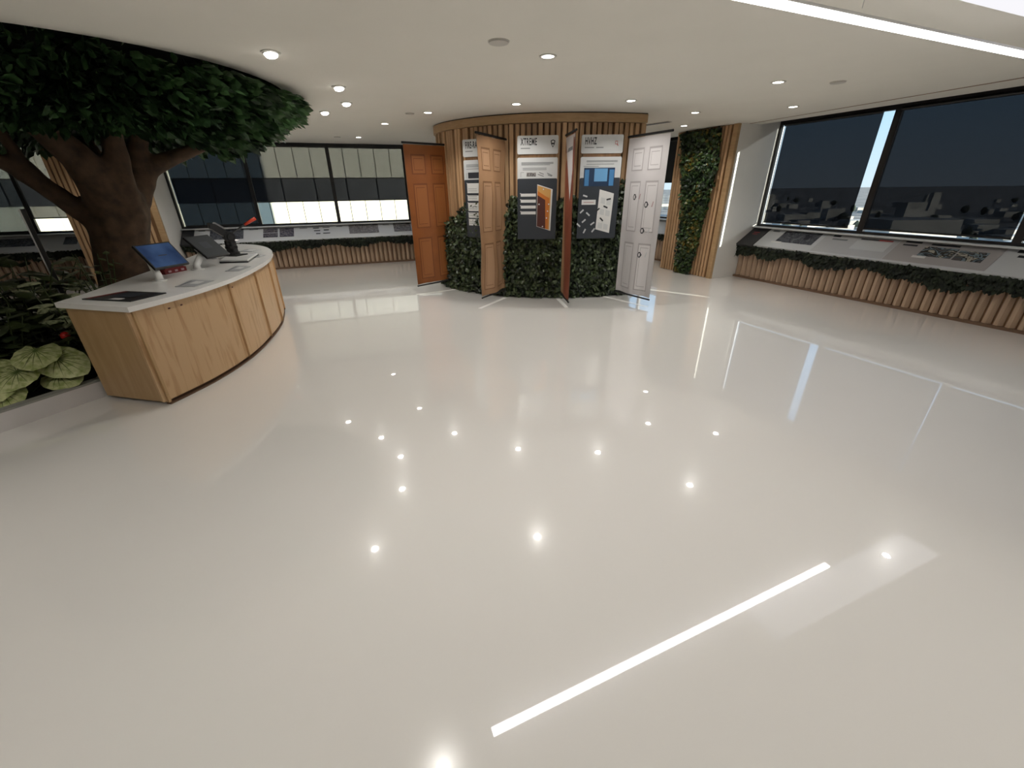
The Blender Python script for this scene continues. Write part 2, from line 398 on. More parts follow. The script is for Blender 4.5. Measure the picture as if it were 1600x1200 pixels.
# dark slot in the ceiling along the right windows
g = G().add([(4.30, 8.62, CEIL - .003), (4.325, 8.63, CEIL - .003), (6.50, 2.30, CEIL - .003), (6.47, 2.29, CEIL - .003), (4.30, 8.62, CEIL + .01), (4.325, 8.63, CEIL + .01), (6.50, 2.30, CEIL + .01), (6.47, 2.29, CEIL + .01)],
            [(0, 3, 2, 1), (4, 5, 6, 7), (0, 1, 5, 4), (1, 2, 6, 5), (2, 3, 7, 6), (3, 0, 4, 7)])
struct('trim_1', g, 'slat_core')

# ------------------------------------------------------------------ windows and shades
WN = 0
def window_bank(W, s0, s1, muls, z0, z1, zc, mul_o=(.345, .405), end_w=.05):
    """black frame, mullions and one glass pane per bay"""
    global WN; WN += 1
    e = struct('window_%d' % WN, loc=W((s0 + s1) / 2, .4, 0))
    F = lambda a, b, c: W(a, b, c)
    g = G().box((s0, .335, zc), (s1, .42, z1 + .05), F).box((s0, .335, z0 - .015), (s1, .42, z0 + .03), F).box((s0, .335, z0), (s0 + end_w, .42, z1), F).box((s1 - end_w, .335, z0), (s1, .42, z1), F)
    obj('window_frame', g, 'frame_black', e)
    ed = [s0 + end_w] + [q for mm in muls for q in mm] + [s1 - end_w]
    for a_, b_ in muls: obj('mullion', G().box((a_, mul_o[0], z0 + .03), (b_, mul_o[1], zc), F), 'frame_black', e)
    for i in range(0, len(ed), 2): obj('glass_pane', G().box((ed[i], .392, z0 + .03), (ed[i + 1], .398, zc), F), 'glass', e)
    obj('window_sill', G().box((s0, .20, z0 - .035), (s1, .335, z0 - .012), F), 'panel_grey', e)
    obj('side_channel', G().box((s0 + end_w + .01, .35, z0 + .03), (s0 + end_w + .02, .37, zc), F), 'metal', e)
    return e
def roller(W, s0, s1, zb, zt, mat, label, o=.36):
    F = lambda a, b, c: W(a, b, c)
    e = thing('roller_shade', W((s0 + s1) / 2, o, zb), label, 'roller shade')
    obj('shade_fabric', G().add([F(s0, o, zb + .02), F(s1, o, zb + .02), F(s1, o, zt), F(s0, o, zt)], [(0, 1, 2, 3)]), mat, e)
    obj('hem_bar', G().box((s0, o - .008, zb), (s1, o + .008, zb + .025), F), 'black', e)
    obj('roller_tube', G().tube([F(s0, o - .02, zt + .02), F(s1, o - .02, zt + .02)], .025, 8), 'black', e)
    return e
window_bank(W1, .10, 14.5, [(1.93, 2.02), (3.77, 3.86), (5.61, 5.70), (7.45, 7.54), (9.29, 9.38), (11.13, 11.22)], .985, 2.86, 2.72)
for (a_, b_, lab) in ((.205, 1.775, 'dark mesh roller shade between the white column and the bright strip of sky'),
                      (2.018, 3.75, 'dark mesh roller shade on the wide bay just past the bright strip of sky'),
                      (3.858, 5.33, 'dark mesh roller shade at the edge of view beside the last black mullion'),
                      (5.698, 7.452, 'dark mesh roller shade on the fourth bay from the white column'),
                      (7.538, 9.292, 'dark mesh roller shade on the fifth bay from the white column'),
                      (9.378, 11.132, 'dark mesh roller shade on the sixth bay from the white column'),
                      (11.218, 14.452, 'widest dark mesh roller shade, farthest from the white column')):
    roller(W1, a_, b_, 1.042, 2.70, 'shade_right', lab)
window_bank(W1, -4.8, -1.46, [(-3.25, -3.16)], .985, 2.86, 2.72)
roller(W1, -3.15, -1.55, 1.80, 2.70, 'black', 'black roller shade half lowered behind the plant-covered wooden column')
roller(W1, -4.72, -3.27, 1.80, 2.70, 'black', 'black roller shade half lowered, hidden behind the round wooden drum')
mb = [(-.32, -.24), (1.45, 1.53), (3.22, 3.30), (4.99, 5.07), (6.76, 6.84)]
window_bank(W2, -1.88, 9.0, mb, .975, 2.72, 2.645)
for (a_, b_, zb, lab) in ((-1.79, -.318, 1.0, 'blue-grey mesh roller shade lowered to the sill behind the red-handled press'),
                          (-.242, 1.452, 1.475, 'pale mesh roller shade raised above a bright strip, left of the thin centre mullion'),
                          (1.528, 3.222, 1.475, 'pale mesh roller shade raised above a bright strip, beside the orange door banner'),
                          (3.298, 4.992, 1.475, 'pale mesh roller shade hidden behind the orange door banner'),
                          (5.068, 6.762, 1.475, 'pale mesh roller shade behind the wooden drum, nearer bay'),
                          (6.838, 8.952, 1.475, 'pale mesh roller shade behind the wooden drum, farther bay')):
    roller(W2, a_, b_, zb, 2.63, 'shade_back', lab)
window_bank(W2, -7.9, -3.40, [(-4.46, -4.40), (-6.2, -6.12)], .975, 2.72, 2.645)
for (a_, b_, zb, lab) in ((-4.402, -3.448, 1.25, 'narrow mesh roller shade above a small lit pane behind the tree trunk'),
                          (-6.122, -4.458, 1.0, 'mesh roller shade lowered fully beside the small lit pane, behind the planting'),
                          (-7.852, -6.198, 1.0, 'mesh roller shade lowered fully in the far end bay past the planting')):
    roller(W2, a_, b_, zb, 2.63, 'shade_back', lab)

# ------------------------------------------------------------------ slatted columns
def slat_mesh(name, w_, d_, h, mat='slat', shape='half'):
    if shape == 'half': pr = [(-w_ / 2, 0), (w_ / 2, 0), (w_ / 2, -d_ * .55), (w_ * .28, -d_), (-w_ * .28, -d_), (-w_ / 2, -d_ * .55)]
    elif shape == 'ridge': pr = [(-w_ / 2, 0), (w_ / 2, 0), (w_ / 2, -d_ * .3), (w_ * .12, -d_), (-w_ * .34, -d_ * .8), (-w_ / 2, -d_ * .3)]
    else: pr = [(-w_ / 2, 0), (w_ / 2, 0), (w_ / 2, -d_), (-w_ / 2, -d_)]
    return mesh(name, G().prism(pr, 0, h), mat)
def slat_at(me, parent, p, xdir, name='slat', sz=1.):
    x = Vector(xdir).normalized(); y = Vector((-x.y, x.x, 0))
    mw = Matrix(((x.x, y.x, 0, p[0]), (x.y, y.y, 0, p[1]), (0, 0, sz, p[2]), (0, 0, 0, 1)))
    return link(name, me, parent, mw)
def column(name, W, Dv, s0, s1, front, hole=None):
    F = lambda a, b, c: W(a, b, c)
    e = struct(name, loc=W((s0 + s1) / 2, front, 0))
    obj('column_core', G().box((s0 + .01, front + .05, 0), (s1, .46, CEIL - .001 if W is W2 else 2.98), F), 'wall', e)
    obj('edge_board', G().box((s1 - .10, front - .012, 0), (s1 + .006, front + .05, CEIL - .002), F), 'cornice', e)
    obj('backing_board', G().box((s0, front + .03, .01), (s1 - .1, front + .052, CEIL - .002), F), 'slat_core', e)
    me = slat_mesh('slat', .048, .034, CEIL - .012, 'slat', 'square')
    s = s0 + .035
    while s < s1 - .13:
        slat_at(me, e, W(s, front + .03, .006), Dv)
        s += .078
    return e
col_r = column('wall_column_right', W1, D1, -1.36, .10, -.72)
col_b = column('wall_column_back', W2, D2, -3.36, -1.88, -.68)
# living wall growing on the right column
def gw_edge(z):
    zl = [(0.0, -.86, -.40), (.65, -.86, -.29), (1.0, -.87, -.26), (1.38, -.92, -.22), (1.6, -.98, -.20), (2.05, -1.08, -.12), (2.4, -1.18, -.17), (2.72, -1.24, -.20)]
    for a_, b_ in zip(zl, zl[1:]):
        if a_[0] <= z <= b_[0]:
            k = (z - a_[0]) / (b_[0] - a_[0]); return a_[1] + (b_[1] - a_[1]) * k, a_[2] + (b_[2] - a_[2]) * k
    return -1.0, -.2
g = G(); ms = []
for i in range(3300):
    z = R.uniform(.02, 2.68); l, r_ = gw_edge(z); k = .04 * noise.noise((0, 0, z * 7))
    s = R.uniform(l + .02 + k, r_ + k - .02); o = -.745 - R.uniform(.0, .07)
    ms.append(basis(W1(s, o, z), -N1 * .5 + Vector((0, 0, R.uniform(-.9, .3))) + rv(.7), -N1 + rv(.5), R.uniform(.05, .085), 1.1))
leaf_geo(g, ms, IVY_V, IVY_F)
gw = thing('living_wall', W1(-.65, -.75, 0), 'tall strip of green and yellow-brown leaves climbing the slatted column by the white wall', 'plant wall')
me = fast_mesh('foliage', g, 'green_wall_leaf'); fo = link('foliage', me, gw); fo['kind'] = 'stuff'
zz = [.03 + i * .19 for i in range(15)]
obj('growing_mat', G().plate([(gw_edge(z)[0] + .04, z) for z in zz] + [(gw_edge(z)[1] - .04, z) for z in reversed(zz)], -.772, -.745, lambda a, b, c: W1(a, b, c)), 'moss', gw)

# ------------------------------------------------------------------ window benches with sloped printed ledge
def bench(name, W, Dv, s0, s1, dark, slat_s1, label, step=.113):
    F = lambda a, b, c: W(a, b, c)
    e = thing(name, W((s0 + s1) / 2, .1, 0), label, 'display ledge')
    obj('bench_core', G().box((s0, .02, 0), (s1, .335, .66), F), 'slat_core', e)
    obj('kick_strip', G().box((s0, -.065, 0), (s1, .02, .035), F), 'kick', e)
    me = slat_mesh('slat', step * .82, .062, .60, 'bench_slat', 'ridge')
    s = s0 + step / 2
    while s < slat_s1:
        slat_at(me, e, W(s, .02, .037), Dv); s += step
    # sloped board: front edge (o -.13, z .665) to back edge (o .33, z .965)
    T = lambda s_, t_, h=0.: W(s_, -.13 + .46 * t_ - h * .546, .665 + .30 * t_ + h * .838)
    def slab(a_, b_, t0, t1, h0, h1): return G().add([T(a_, t0, h0), T(b_, t0, h0), T(b_, t1, h0), T(a_, t1, h0), T(a_, t0, h1), T(b_, t0, h1), T(b_, t1, h1), T(a_, t1, h1)], [(0, 3, 2, 1), (4, 5, 6, 7), (0, 1, 5, 4), (1, 2, 6, 5), (2, 3, 7, 6), (3, 0, 4, 7)])
    obj('ledge_board', slab(s0, s1, 0, 1, -.035, -.004), 'panel_grey', e)
    obj('dark_end_panel', slab(dark[0], dark[1], -.06, 1.0, -.03, .012), 'charcoal', e)
    return e, slab
def pr(e, slab, name, a_, b_, t0, t1, mat, h=.0015): return obj(name, slab(a_, b_, t0, t1, h - .0012, h), mat, e)
be, sl_ = bench('window_bench', W1, D1, .10, 14.0, (.10, .46), 7.0, 'long slatted wooden bench ledge with grey printed panels under the dark right-hand windows')
pr(be, sl_, 'end_panel_print', .20, .33, .63, .66, 'print_red', .0132); pr(be, sl_, 'end_panel_print', .20, .31, .54, .56, 'print_red', .0132)
for a_, b_, mt in ((.47, 1.535, 'panel_grey'), (1.545, 2.625, 'panel_grey2'), (2.635, 3.79, 'panel_mauve'), (3.80, 5.3, 'panel_grey'), (5.31, 6.8, 'panel_grey2'), (6.81, 8.4, 'panel_mauve'), (8.41, 13.9, 'panel_grey')):
    pr(be, sl_, 'printed_panel', a_, b_, .07 if mt != 'panel_grey' else .0, .97, mt, .0002)
pr(be, sl_, 'printed_heading', .55, .68, .78, .86, 'print_mid'); pr(be, sl_, 'printed_photo', .79, 1.47, .30, .88, 'photo_grey'); pr(be, sl_, 'printed_caption', .72, .92, .24, .32, 'print_white', .0028)
pr(be, sl_, 'printed_heading', 1.66, 1.78, .80, .88, 'print_dark'); pr(be, sl_, 'printed_heading', 1.69, 1.93, .66, .73, 'print_mid')
pr(be, sl_, 'printed_paper', 2.07, 2.56, .34, .74, 'card_grey'); pr(be, sl_, 'printed_heading', 2.10, 2.38, .78, .83, 'print_dark'); pr(be, sl_, 'red_bar', 2.36, 2.55, .78, .83, 'print_red', .0028)
pr(be, sl_, 'printed_heading', 2.70, 2.90, .83, .89, 'print_dark'); pr(be, sl_, 'printed_heading', 2.70, 2.88, .70, .76, 'print_dark'); pr(be, sl_, 'printed_heading', 3.02, 3.34, .80, .86, 'print_dark')
pr(be, sl_, 'printed_photo', 2.98, 3.36, .36, .74, 'photo_cars'); pr(be, sl_, 'printed_photo', 3.38, 3.68, .33, .70, 'photo_cars'); pr(be, sl_, 'printed_caption', 2.94, 3.10, .27, .35, 'print_white', .0028)
pr(be, sl_, 'printed_heading', 3.90, 4.06, .80, .92, 'print_dark'); pr(be, sl_, 'printed_heading', 3.94, 4.2, .64, .72, 'print_dark'); pr(be, sl_, 'printed_photo', 4.4, 5.1, .3, .8, 'photo_busy'); pr(be, sl_, 'printed_photo', 5.5, 6.5, .3, .8, 'photo_grey')
bb, sb_ = bench('window_bench', W2, D2, -1.86, 7.6, (-1.86, -1.63), 4.4, 'slatted wooden bench ledge with grey photo panels under the bright far windows')
pr(bb, sb_, 'printed_heading', -1.55, -1.42, .78, .86, 'print_mid'); pr(bb, sb_, 'printed_photo', -1.32, -.64, .22, .83, 'photo_grey'); pr(bb, sb_, 'printed_heading', -.52, -.34, .76, .83, 'print_mid')
for i in range(2): pr(bb, sb_, 'printed_photo', -.23, .08, .23 + .3 * i, .50 + .3 * i, 'photo_dark')
pr(bb, sb_, 'printed_photo', .12, .43, .23, .81, 'photo_dark')
for a_, b_, t0 in ((.56, .73, .72), (.84, 1.12, .86), (.86, 1.0, .70), (1.08, 1.24, .72), (.88, 1.02, .52), (1.1, 1.22, .55), (.92, 1.02, .32), (1.08, 1.24, .33), (1.40, 1.54, .76), (2.52, 2.68, .75)):
    pr(bb, sb_, 'printed_heading', a_, b_, t0, t0 + .06, 'print_mid' if t0 > .7 else 'print_dark')
pr(bb, sb_, 'printed_photo', 1.69, 2.40, .25, .86, 'photo_busy'); pr(bb, sb_, 'printed_photo', 2.78, 3.22, .27, .86, 'photo_busy'); pr(bb, sb_, 'printed_photo', 3.5, 4.2, .27, .86, 'photo_busy')
bl, sl2 = bench('window_bench', W2, D2, -7.9, -3.40, (-7.9, -7.6), -3.45, 'slatted wooden bench ledge glimpsed behind the tree trunk and planting')
pr(bl, sl2, 'printed_photo', -3.95, -3.72, .32, .75, 'photo_grey'); pr(bl, sl2, 'printed_photo', -3.66, -3.5, .3, .75, 'photo_grey'); pr(bl, sl2, 'printed_photo', -5.2, -4.4, .3, .75, 'photo_grey')
bd, sd_ = bench('window_bench', W1, D1, -4.8, -1.36, (-4.8, -4.5), -1.42, 'short slatted bench ledge glimpsed past the white door banner')
def hang(W, Nv, s0, s1, n, label, deep=.235):
    ms = []
    for i in range(n):
        s = R.uniform(s0, s1); h = deep * (.75 + .55 * noise.noise((s * 2.3, 1.7, .3)) + .28 * noise.noise((s * 9, 4, 0)))
        k = R.random(); z = .655 - k * max(.07, h); o = -.06 - R.uniform(0, .07) * (1 - .3 * k)
        ms.append(basis(W(s, o, z), Vector((0, 0, -1)) - Nv * .5 + rv(.75), -Nv + rv(.6), R.uniform(.05, .085), 1.0))
    e = link('hanging_foliage', fast_mesh('hanging_foliage', leaf_geo(G(), ms, IVY_V, IVY_F), 'hang_leaf'))
    tag(e, label, 'foliage', None, 'stuff')
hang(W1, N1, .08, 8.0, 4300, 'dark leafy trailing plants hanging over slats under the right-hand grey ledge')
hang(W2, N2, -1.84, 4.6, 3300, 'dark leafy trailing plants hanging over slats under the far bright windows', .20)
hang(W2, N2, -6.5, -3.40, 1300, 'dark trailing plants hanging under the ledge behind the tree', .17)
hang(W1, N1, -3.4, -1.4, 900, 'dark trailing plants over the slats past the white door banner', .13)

# ------------------------------------------------------------------ round wooden drum
CP = [(-1.22, 9.30), (-1.36, 8.85), (-1.30, 8.36), (-1.05, 7.93), (-.66, 7.57), (-.30, 7.35), (.05, 7.21), (.38, 7.135), (.70, 7.11), (1.04, 7.115), (1.38, 7.155), (1.74, 7.225), (2.10, 7.32)]
def smooth_path(P, k=6):
    out = []
    for i in range(len(P) - 1):
        p0 = Vector(P[max(i - 1, 0)]); p1 = Vector(P[i]); p2 = Vector(P[i + 1]); p3 = Vector(P[min(i + 2, len(P) - 1)])
        for j in range(k):
            t_ = j / k
            out.append(.5 * ((2 * p1) + (p2 - p0) * t_ + (2 * p0 - 5 * p1 + 4 * p2 - p3) * t_ ** 2 + (3 * p1 - p0 - 3 * p2 + p3) * t_ ** 3))
    out.append(Vector(P[-1])); return out
def resample(P, step):
    out = []; acc = 0.; nxt = 0.
    for a_, b_ in zip(P, P[1:]):
        L = (b_ - a_).length
        while nxt <= acc + L:
            k = (nxt - acc) / L; out.append((a_.lerp(b_, k), (b_ - a_).normalized())); nxt += step
        acc += L
    return out
def offset(P, d_):
    o = []
    for i, p in enumerate(P):
        t_ = (P[min(i + 1, len(P) - 1)] - P[max(i - 1, 0)]).normalized(); o.append(p + Vector((-t_.y, t_.x)) * d_)
    return o
CS = smooth_path(CP)
back_pts = [Vector((2.06, 9.0)), Vector((1.4, 9.9)), Vector((.2, 10.3)), Vector((-.8, 10.0))]
drum = thing('display_drum', (.5, 8.4, 0), 'round wooden slatted drum reaching the ceiling in the middle of the room', 'display drum')
core = offset(CS, .095)
back_i = [Vector((1.99, 8.95)), Vector((1.36, 9.82)), Vector((.2, 10.22)), Vector((-.74, 9.94))]
obj('drum_core', G().prism([tuple(p) for p in core + back_i], 0, 2.6), 'slat_core', drum)
obj('cornice', G().prism([tuple(p) for p in CS + back_pts], 2.595, 2.705), 'cornice', drum)
obj('shadow_gap', G().prism([tuple(p) for p in offset(CS, .012) + back_i], 2.705, 2.719), 'black', drum)
obj('drum_plinth', G().prism([tuple(p) for p in offset(CS, -.005) + back_i], 0, .045), 'black', drum)
sm = [slat_mesh('slat', .058, dd, 2.54, 'slat', 'square') for dd in (.045, .062, .03)]
for i, (p, t_) in enumerate(resample(offset(CS, .092), .0875)):
    slat_at(sm[(i * 7 + i // 3) % 3], drum, (p.x, p.y, .05), (t_.x, t_.y, 0))
side = [Vector((2.045, 7.42)), Vector((2.0, 8.9))]
for p, t_ in resample(side, .0875): slat_at(sm[1], drum, (p.x, p.y, .05), (t_.x, t_.y, 0))
# ivy skirt on the drum
ms = []
ivp = offset(CS, .0); L_ = resample(ivp, .01)
prof = [(-1.30, .9), (-.95, 1.30), (-.8, 1.42), (-.6, 1.5), (-.1, 1.30), (.05, 1.66), (.25, 1.5), (.7, 1.45), (.86, 1.60), (1.04, 1.56), (1.5, 1.45), (1.65, 1.62), (1.80, 1.82), (2.1, 1.85)]
def top_at(x):
    for a_, b_ in zip(prof, prof[1:]):
        if a_[0] <= x <= b_[0]: return a_[1] + (b_[1] - a_[1]) * (x - a_[0]) / (b_[0] - a_[0])
    return .9
for i in range(9500):
    p, t_ = L_[R.randrange(90, len(L_))]; nrm = Vector((t_.y, -t_.x, 0)); h = top_at(p.x) + .10 * noise.noise((p.x * 6, 2, 0))
    z = .03 + (h - .03) * R.random(); q = Vector((p.x, p.y, 0)) + nrm * R.uniform(-.01, .075)
    ms.append(basis((q.x, q.y, z), nrm * .5 + Vector((0, 0, R.uniform(-1, .4))) + rv(.7), nrm + rv(.55), R.uniform(.055, .09), 1.0))
iv = thing('ivy_skirt', (.4, 7.0, 0), 'dense dark ivy wrapped round the lower half of the wooden drum', 'ivy')
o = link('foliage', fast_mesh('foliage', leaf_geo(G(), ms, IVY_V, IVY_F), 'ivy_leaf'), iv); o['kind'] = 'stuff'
g = G(); li = resample(offset(CS, .02), .06); li = [q for q in li if q[0].y < 8.6]
for (p, _a), (q, _b) in zip(li, li[1:]):
    z0 = top_at(p.x) - .1; z1 = top_at(q.x) - .1; g.add([(p.x, p.y, .02), (q.x, q.y, .02), (q.x, q.y, z1), (p.x, p.y, z0)], [(0, 1, 2, 3)])
obj('growing_mat', g, 'moss', iv)
# pale flat strips on the floor running out from the drum
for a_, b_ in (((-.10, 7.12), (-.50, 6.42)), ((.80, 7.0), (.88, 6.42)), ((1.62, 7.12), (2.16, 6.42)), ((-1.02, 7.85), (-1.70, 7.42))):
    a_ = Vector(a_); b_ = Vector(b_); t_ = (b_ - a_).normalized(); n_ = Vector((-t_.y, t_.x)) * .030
    o = obj('pale_strip', G().prism([tuple(a_ + n_), tuple(a_ - n_), tuple(b_ - n_), tuple(b_ + n_)], -.01, .002), 'floor_strip'); o['kind'] = 'structure'

# ------------------------------------------------------------------ signs on the drum
def sign(o, x, title, label, body, w_=.605):
    F = frame((*o, 0), (*x, 0)); e = thing('information_sign', F(w_ / 2, 0, .97), label, 'sign')
    obj('backing_rail', G().box((.03, .012, 1.0), (w_ - .03, .06, 2.38), F), 'slat_core', e)
    tc_ = obj('title_card', G().plate(rrect(0, 2.175, w_, 2.415, .022), -.004, .012, F), 'card_grey', e)
    obj('text_card', G().plate(rrect(0, 1.80, w_, 2.13, .02), -.0035, .012, F), 'card_grey', e)
    obj('lower_panel', G().plate(rrect(0, .975, w_, 1.85, .02), -.004, .011, F), 'slate', e)
    text_obj('lettering', title, .128, 'print_dark', F, .05, -.0045, 2.293, e, .47, .003)
    P = lambda nm, a_, z0, b_, z1, mt, d_=0.: obj(nm, G().box((a_, -.0052 - d_, z0), (b_, -.003, z1), F), mt, e)
    P('printed_subtitle', .05, 2.245, .19, 2.257, 'print_mid')
    body(e, F, P)
    return e
def lines(P, a_, b_, zs):
    for i, z in enumerate(zs): P('printed_text', a_, z, b_ - .05 * (i % 3 == 2), z + .008, 'print_mid')
def body_x(e, F, P):
    sh = [(.49, 2.345), (.50, 2.30), (.525, 2.255), (.55, 2.30), (.56, 2.345), (.525, 2.36)]
    a_ = obj('shield_emblem', G().plate([(x, z) for x, z in sh], -.0052, -.003, F), 'print_dark', e)
    obj('emblem_inner', G().plate([(.505, 2.338), (.508, 2.318), (.542, 2.318), (.545, 2.338), (.525, 2.347)], -.006, -.004, F), 'print_white', a_)
    obj('emblem_inner', G().plate([(.513, 2.298), (.525, 2.272), (.537, 2.298)], -.006, -.004, F), 'print_white', a_)
    lines(P, .06, .54, (2.06, 2.045, 2.03)); lines(P, .08, .44, (1.985, 1.965))
    P('printed_drawing', .05, 1.87, .055, 1.935, 'print_mid'); P('printed_drawing', .05, 1.93, .10, 1.935, 'print_mid'); P('printed_drawing', .14, 1.878, .28, 1.93, 'photo_busy')
    for x0, z0, x1, z1 in ((.31, 1.90, .40, 1.872), (.33, 1.925, .40, 1.90), (.45, 1.915, .53, 1.88), (.46, 1.89, .52, 1.872)):
        obj('printed_drawing', G().plate([(x0, z0), (x1, z1), (x1, z1 + .012), (x0, z0 + .012)], -.0052, -.003, F), 'print_mid', e)
    for z in (1.60, 1.515, 1.43, 1.345):
        P('callout_label', .05, z, .285, z + .042, 'print_white')
        obj('callout_tip', G().plate([(.035, z + .045), (.055, z + .05), (.055, z + .03)], -.0052, -.003, F), 'print_white', e)
    d = obj('door_cutaway', G().plate([(.305, 1.77), (.54, 1.70), (.52, 1.10), (.30, 1.165)], -.006, -.003, F), 'print_white', e)
    obj('door_layer', G().plate([(.31, 1.755), (.515, 1.695), (.50, 1.115), (.305, 1.17)], -.0072, -.004, F), 'print_amber', d)
    obj('door_layer', G().plate([(.31, 1.68), (.44, 1.60), (.495, 1.575), (.48, 1.12), (.305, 1.17)], -.0084, -.005, F), 'print_orange', d)
    obj('door_layer', G().plate([(.31, 1.62), (.43, 1.55), (.44, 1.13), (.305, 1.17)], -.0096, -.006, F), 'print_maroon', d)
    for x, z in ((.335, 1.49), (.485, 1.49), (.47, 1.39), (.455, 1.29), (.395, 1.165), (.40, 1.70)):
        obj('fixing_mark', G().plate([(x + .011 * math.cos(q * PI / 4), z + .011 * math.sin(q * PI / 4)) for q in range(8)], -.011, -.008, F), 'print_white', d)
def body_h(e, F, P):
    for q in range(2):
        P('house_emblem', .50, 2.29 + .038 * q, .535, 2.296 + .038 * q, 'print_red')
    P('house_emblem', .50, 2.29, .506, 2.334, 'print_red'); P('house_emblem', .531, 2.29, .537, 2.334, 'print_red'); obj('house_emblem', G().plate([(.53, 2.30), (.55, 2.275), (.542, 2.27), (.522, 2.295)], -.0052, -.003, F), 'print_red', e)
    P('printed_subtitle', .22, 2.245, .33, 2.257, 'print_mid')
    lines(P, .09, .56, (2.075, 2.06, 2.03)); lines(P, .05, .28, (2.0,))
    P('blue_photo', .06, 1.735, .53, 1.985, 'print_blue_dark'); P('photo_area', .075, 1.74, .14, 1.96, 'print_blue', .001); P('photo_area', .22, 1.80, .42, 1.975, 'print_blue_light', .001); P('photo_area', .45, 1.74, .52, 1.96, 'print_blue', .001); P('photo_area', .20, 1.765, .43, 1.80, 'print_blue_dark', .002)
    P('callout_label', .05, 1.475, .27, 1.545, 'print_white'); P('printed_text', .08, 1.503, .24, 1.515, 'print_rose', .001)
    d = obj('white_door_picture', G().plate([(.32, 1.69), (.545, 1.63), (.52, 1.055), (.295, 1.115)], -.006, -.003, F), 'print_white', e)
    for x, z in ((.35, 1.58), (.44, 1.56), (.345, 1.42), (.435, 1.40), (.33, 1.22), (.42, 1.20)):
        obj('door_moulding', G().plate([(x, z), (x + .07, z - .018), (x + .066, z - .10), (x - .003, z - .085)], -.0068, -.005, F), 'card_grey', d)
    for x, z, a_ in ((.47, 1.55, .2), (.43, 1.44, -.4), (.38, 1.26, -.75), (.31, 1.40, .7), (.26, 1.10, .9), (.10, 1.60, -.3), (.06, 1.38, .75), (.16, 1.34, -.7), (.10, 1.24, .7), (.24, 1.20, .6), (.02, 1.18, -.7), (.12, 1.09, 1.1)):
        c, s_ = math.cos(a_) * .035, math.sin(a_) * .035; nx, nz = -math.sin(a_) * .011, math.cos(a_) * .011
        obj('lock_part_picture', G().plate([(x - c - nx, z - s_ - nz), (x + c - nx, z + s_ - nz), (x + c + nx, z + s_ + nz), (x - c + nx, z - s_ + nz)], -.0078, -.003, F), 'panel_grey' if x < .29 else 'print_dark', e)
def body_f(e, F, P):
    lines(P, .05, .5, (2.06, 2.045, 2.03, 2.0)); P('printed_photo', .08, 1.87, .30, 1.955, 'print_dark'); P('printed_drawing', .045, 1.87, .05, 1.95, 'print_mid')
    for z0, z1 in ((1.655, 1.80), (1.54, 1.62), (1.385, 1.51), (1.28, 1.36), (1.16, 1.26)):
        P('callout_label', .05, z0, .29, z1, 'print_white')
        obj('callout_tip', G().plate([(.038, z1 + .004), (.056, z1 + .01), (.056, z1 - .015)], -.0052, -.003, F), 'print_white', e)
        for k in range(2): P('printed_text', .07, z0 + .03 + .03 * k, .24, z0 + .036 + .03 * k, 'print_mid', .001)
    P('door_picture', .34, 1.15, .55, 1.75, 'print_maroon')
sign((-.735, 7.495), (.86, -.51), 'FIRE-RATED', 'grey and slate sign headed FIRE-RATED, half hidden by the tan door banner', body_f)
sign((.12, 7.02), (.995, -.06), 'XTREME', 'grey and slate sign headed XTREME with an orange door cutaway', body_x)
sign((1.065, 6.985), (.998, .04), 'HVHZ', 'grey and slate sign headed HVHZ with a blue photo and white door', body_h, .62)

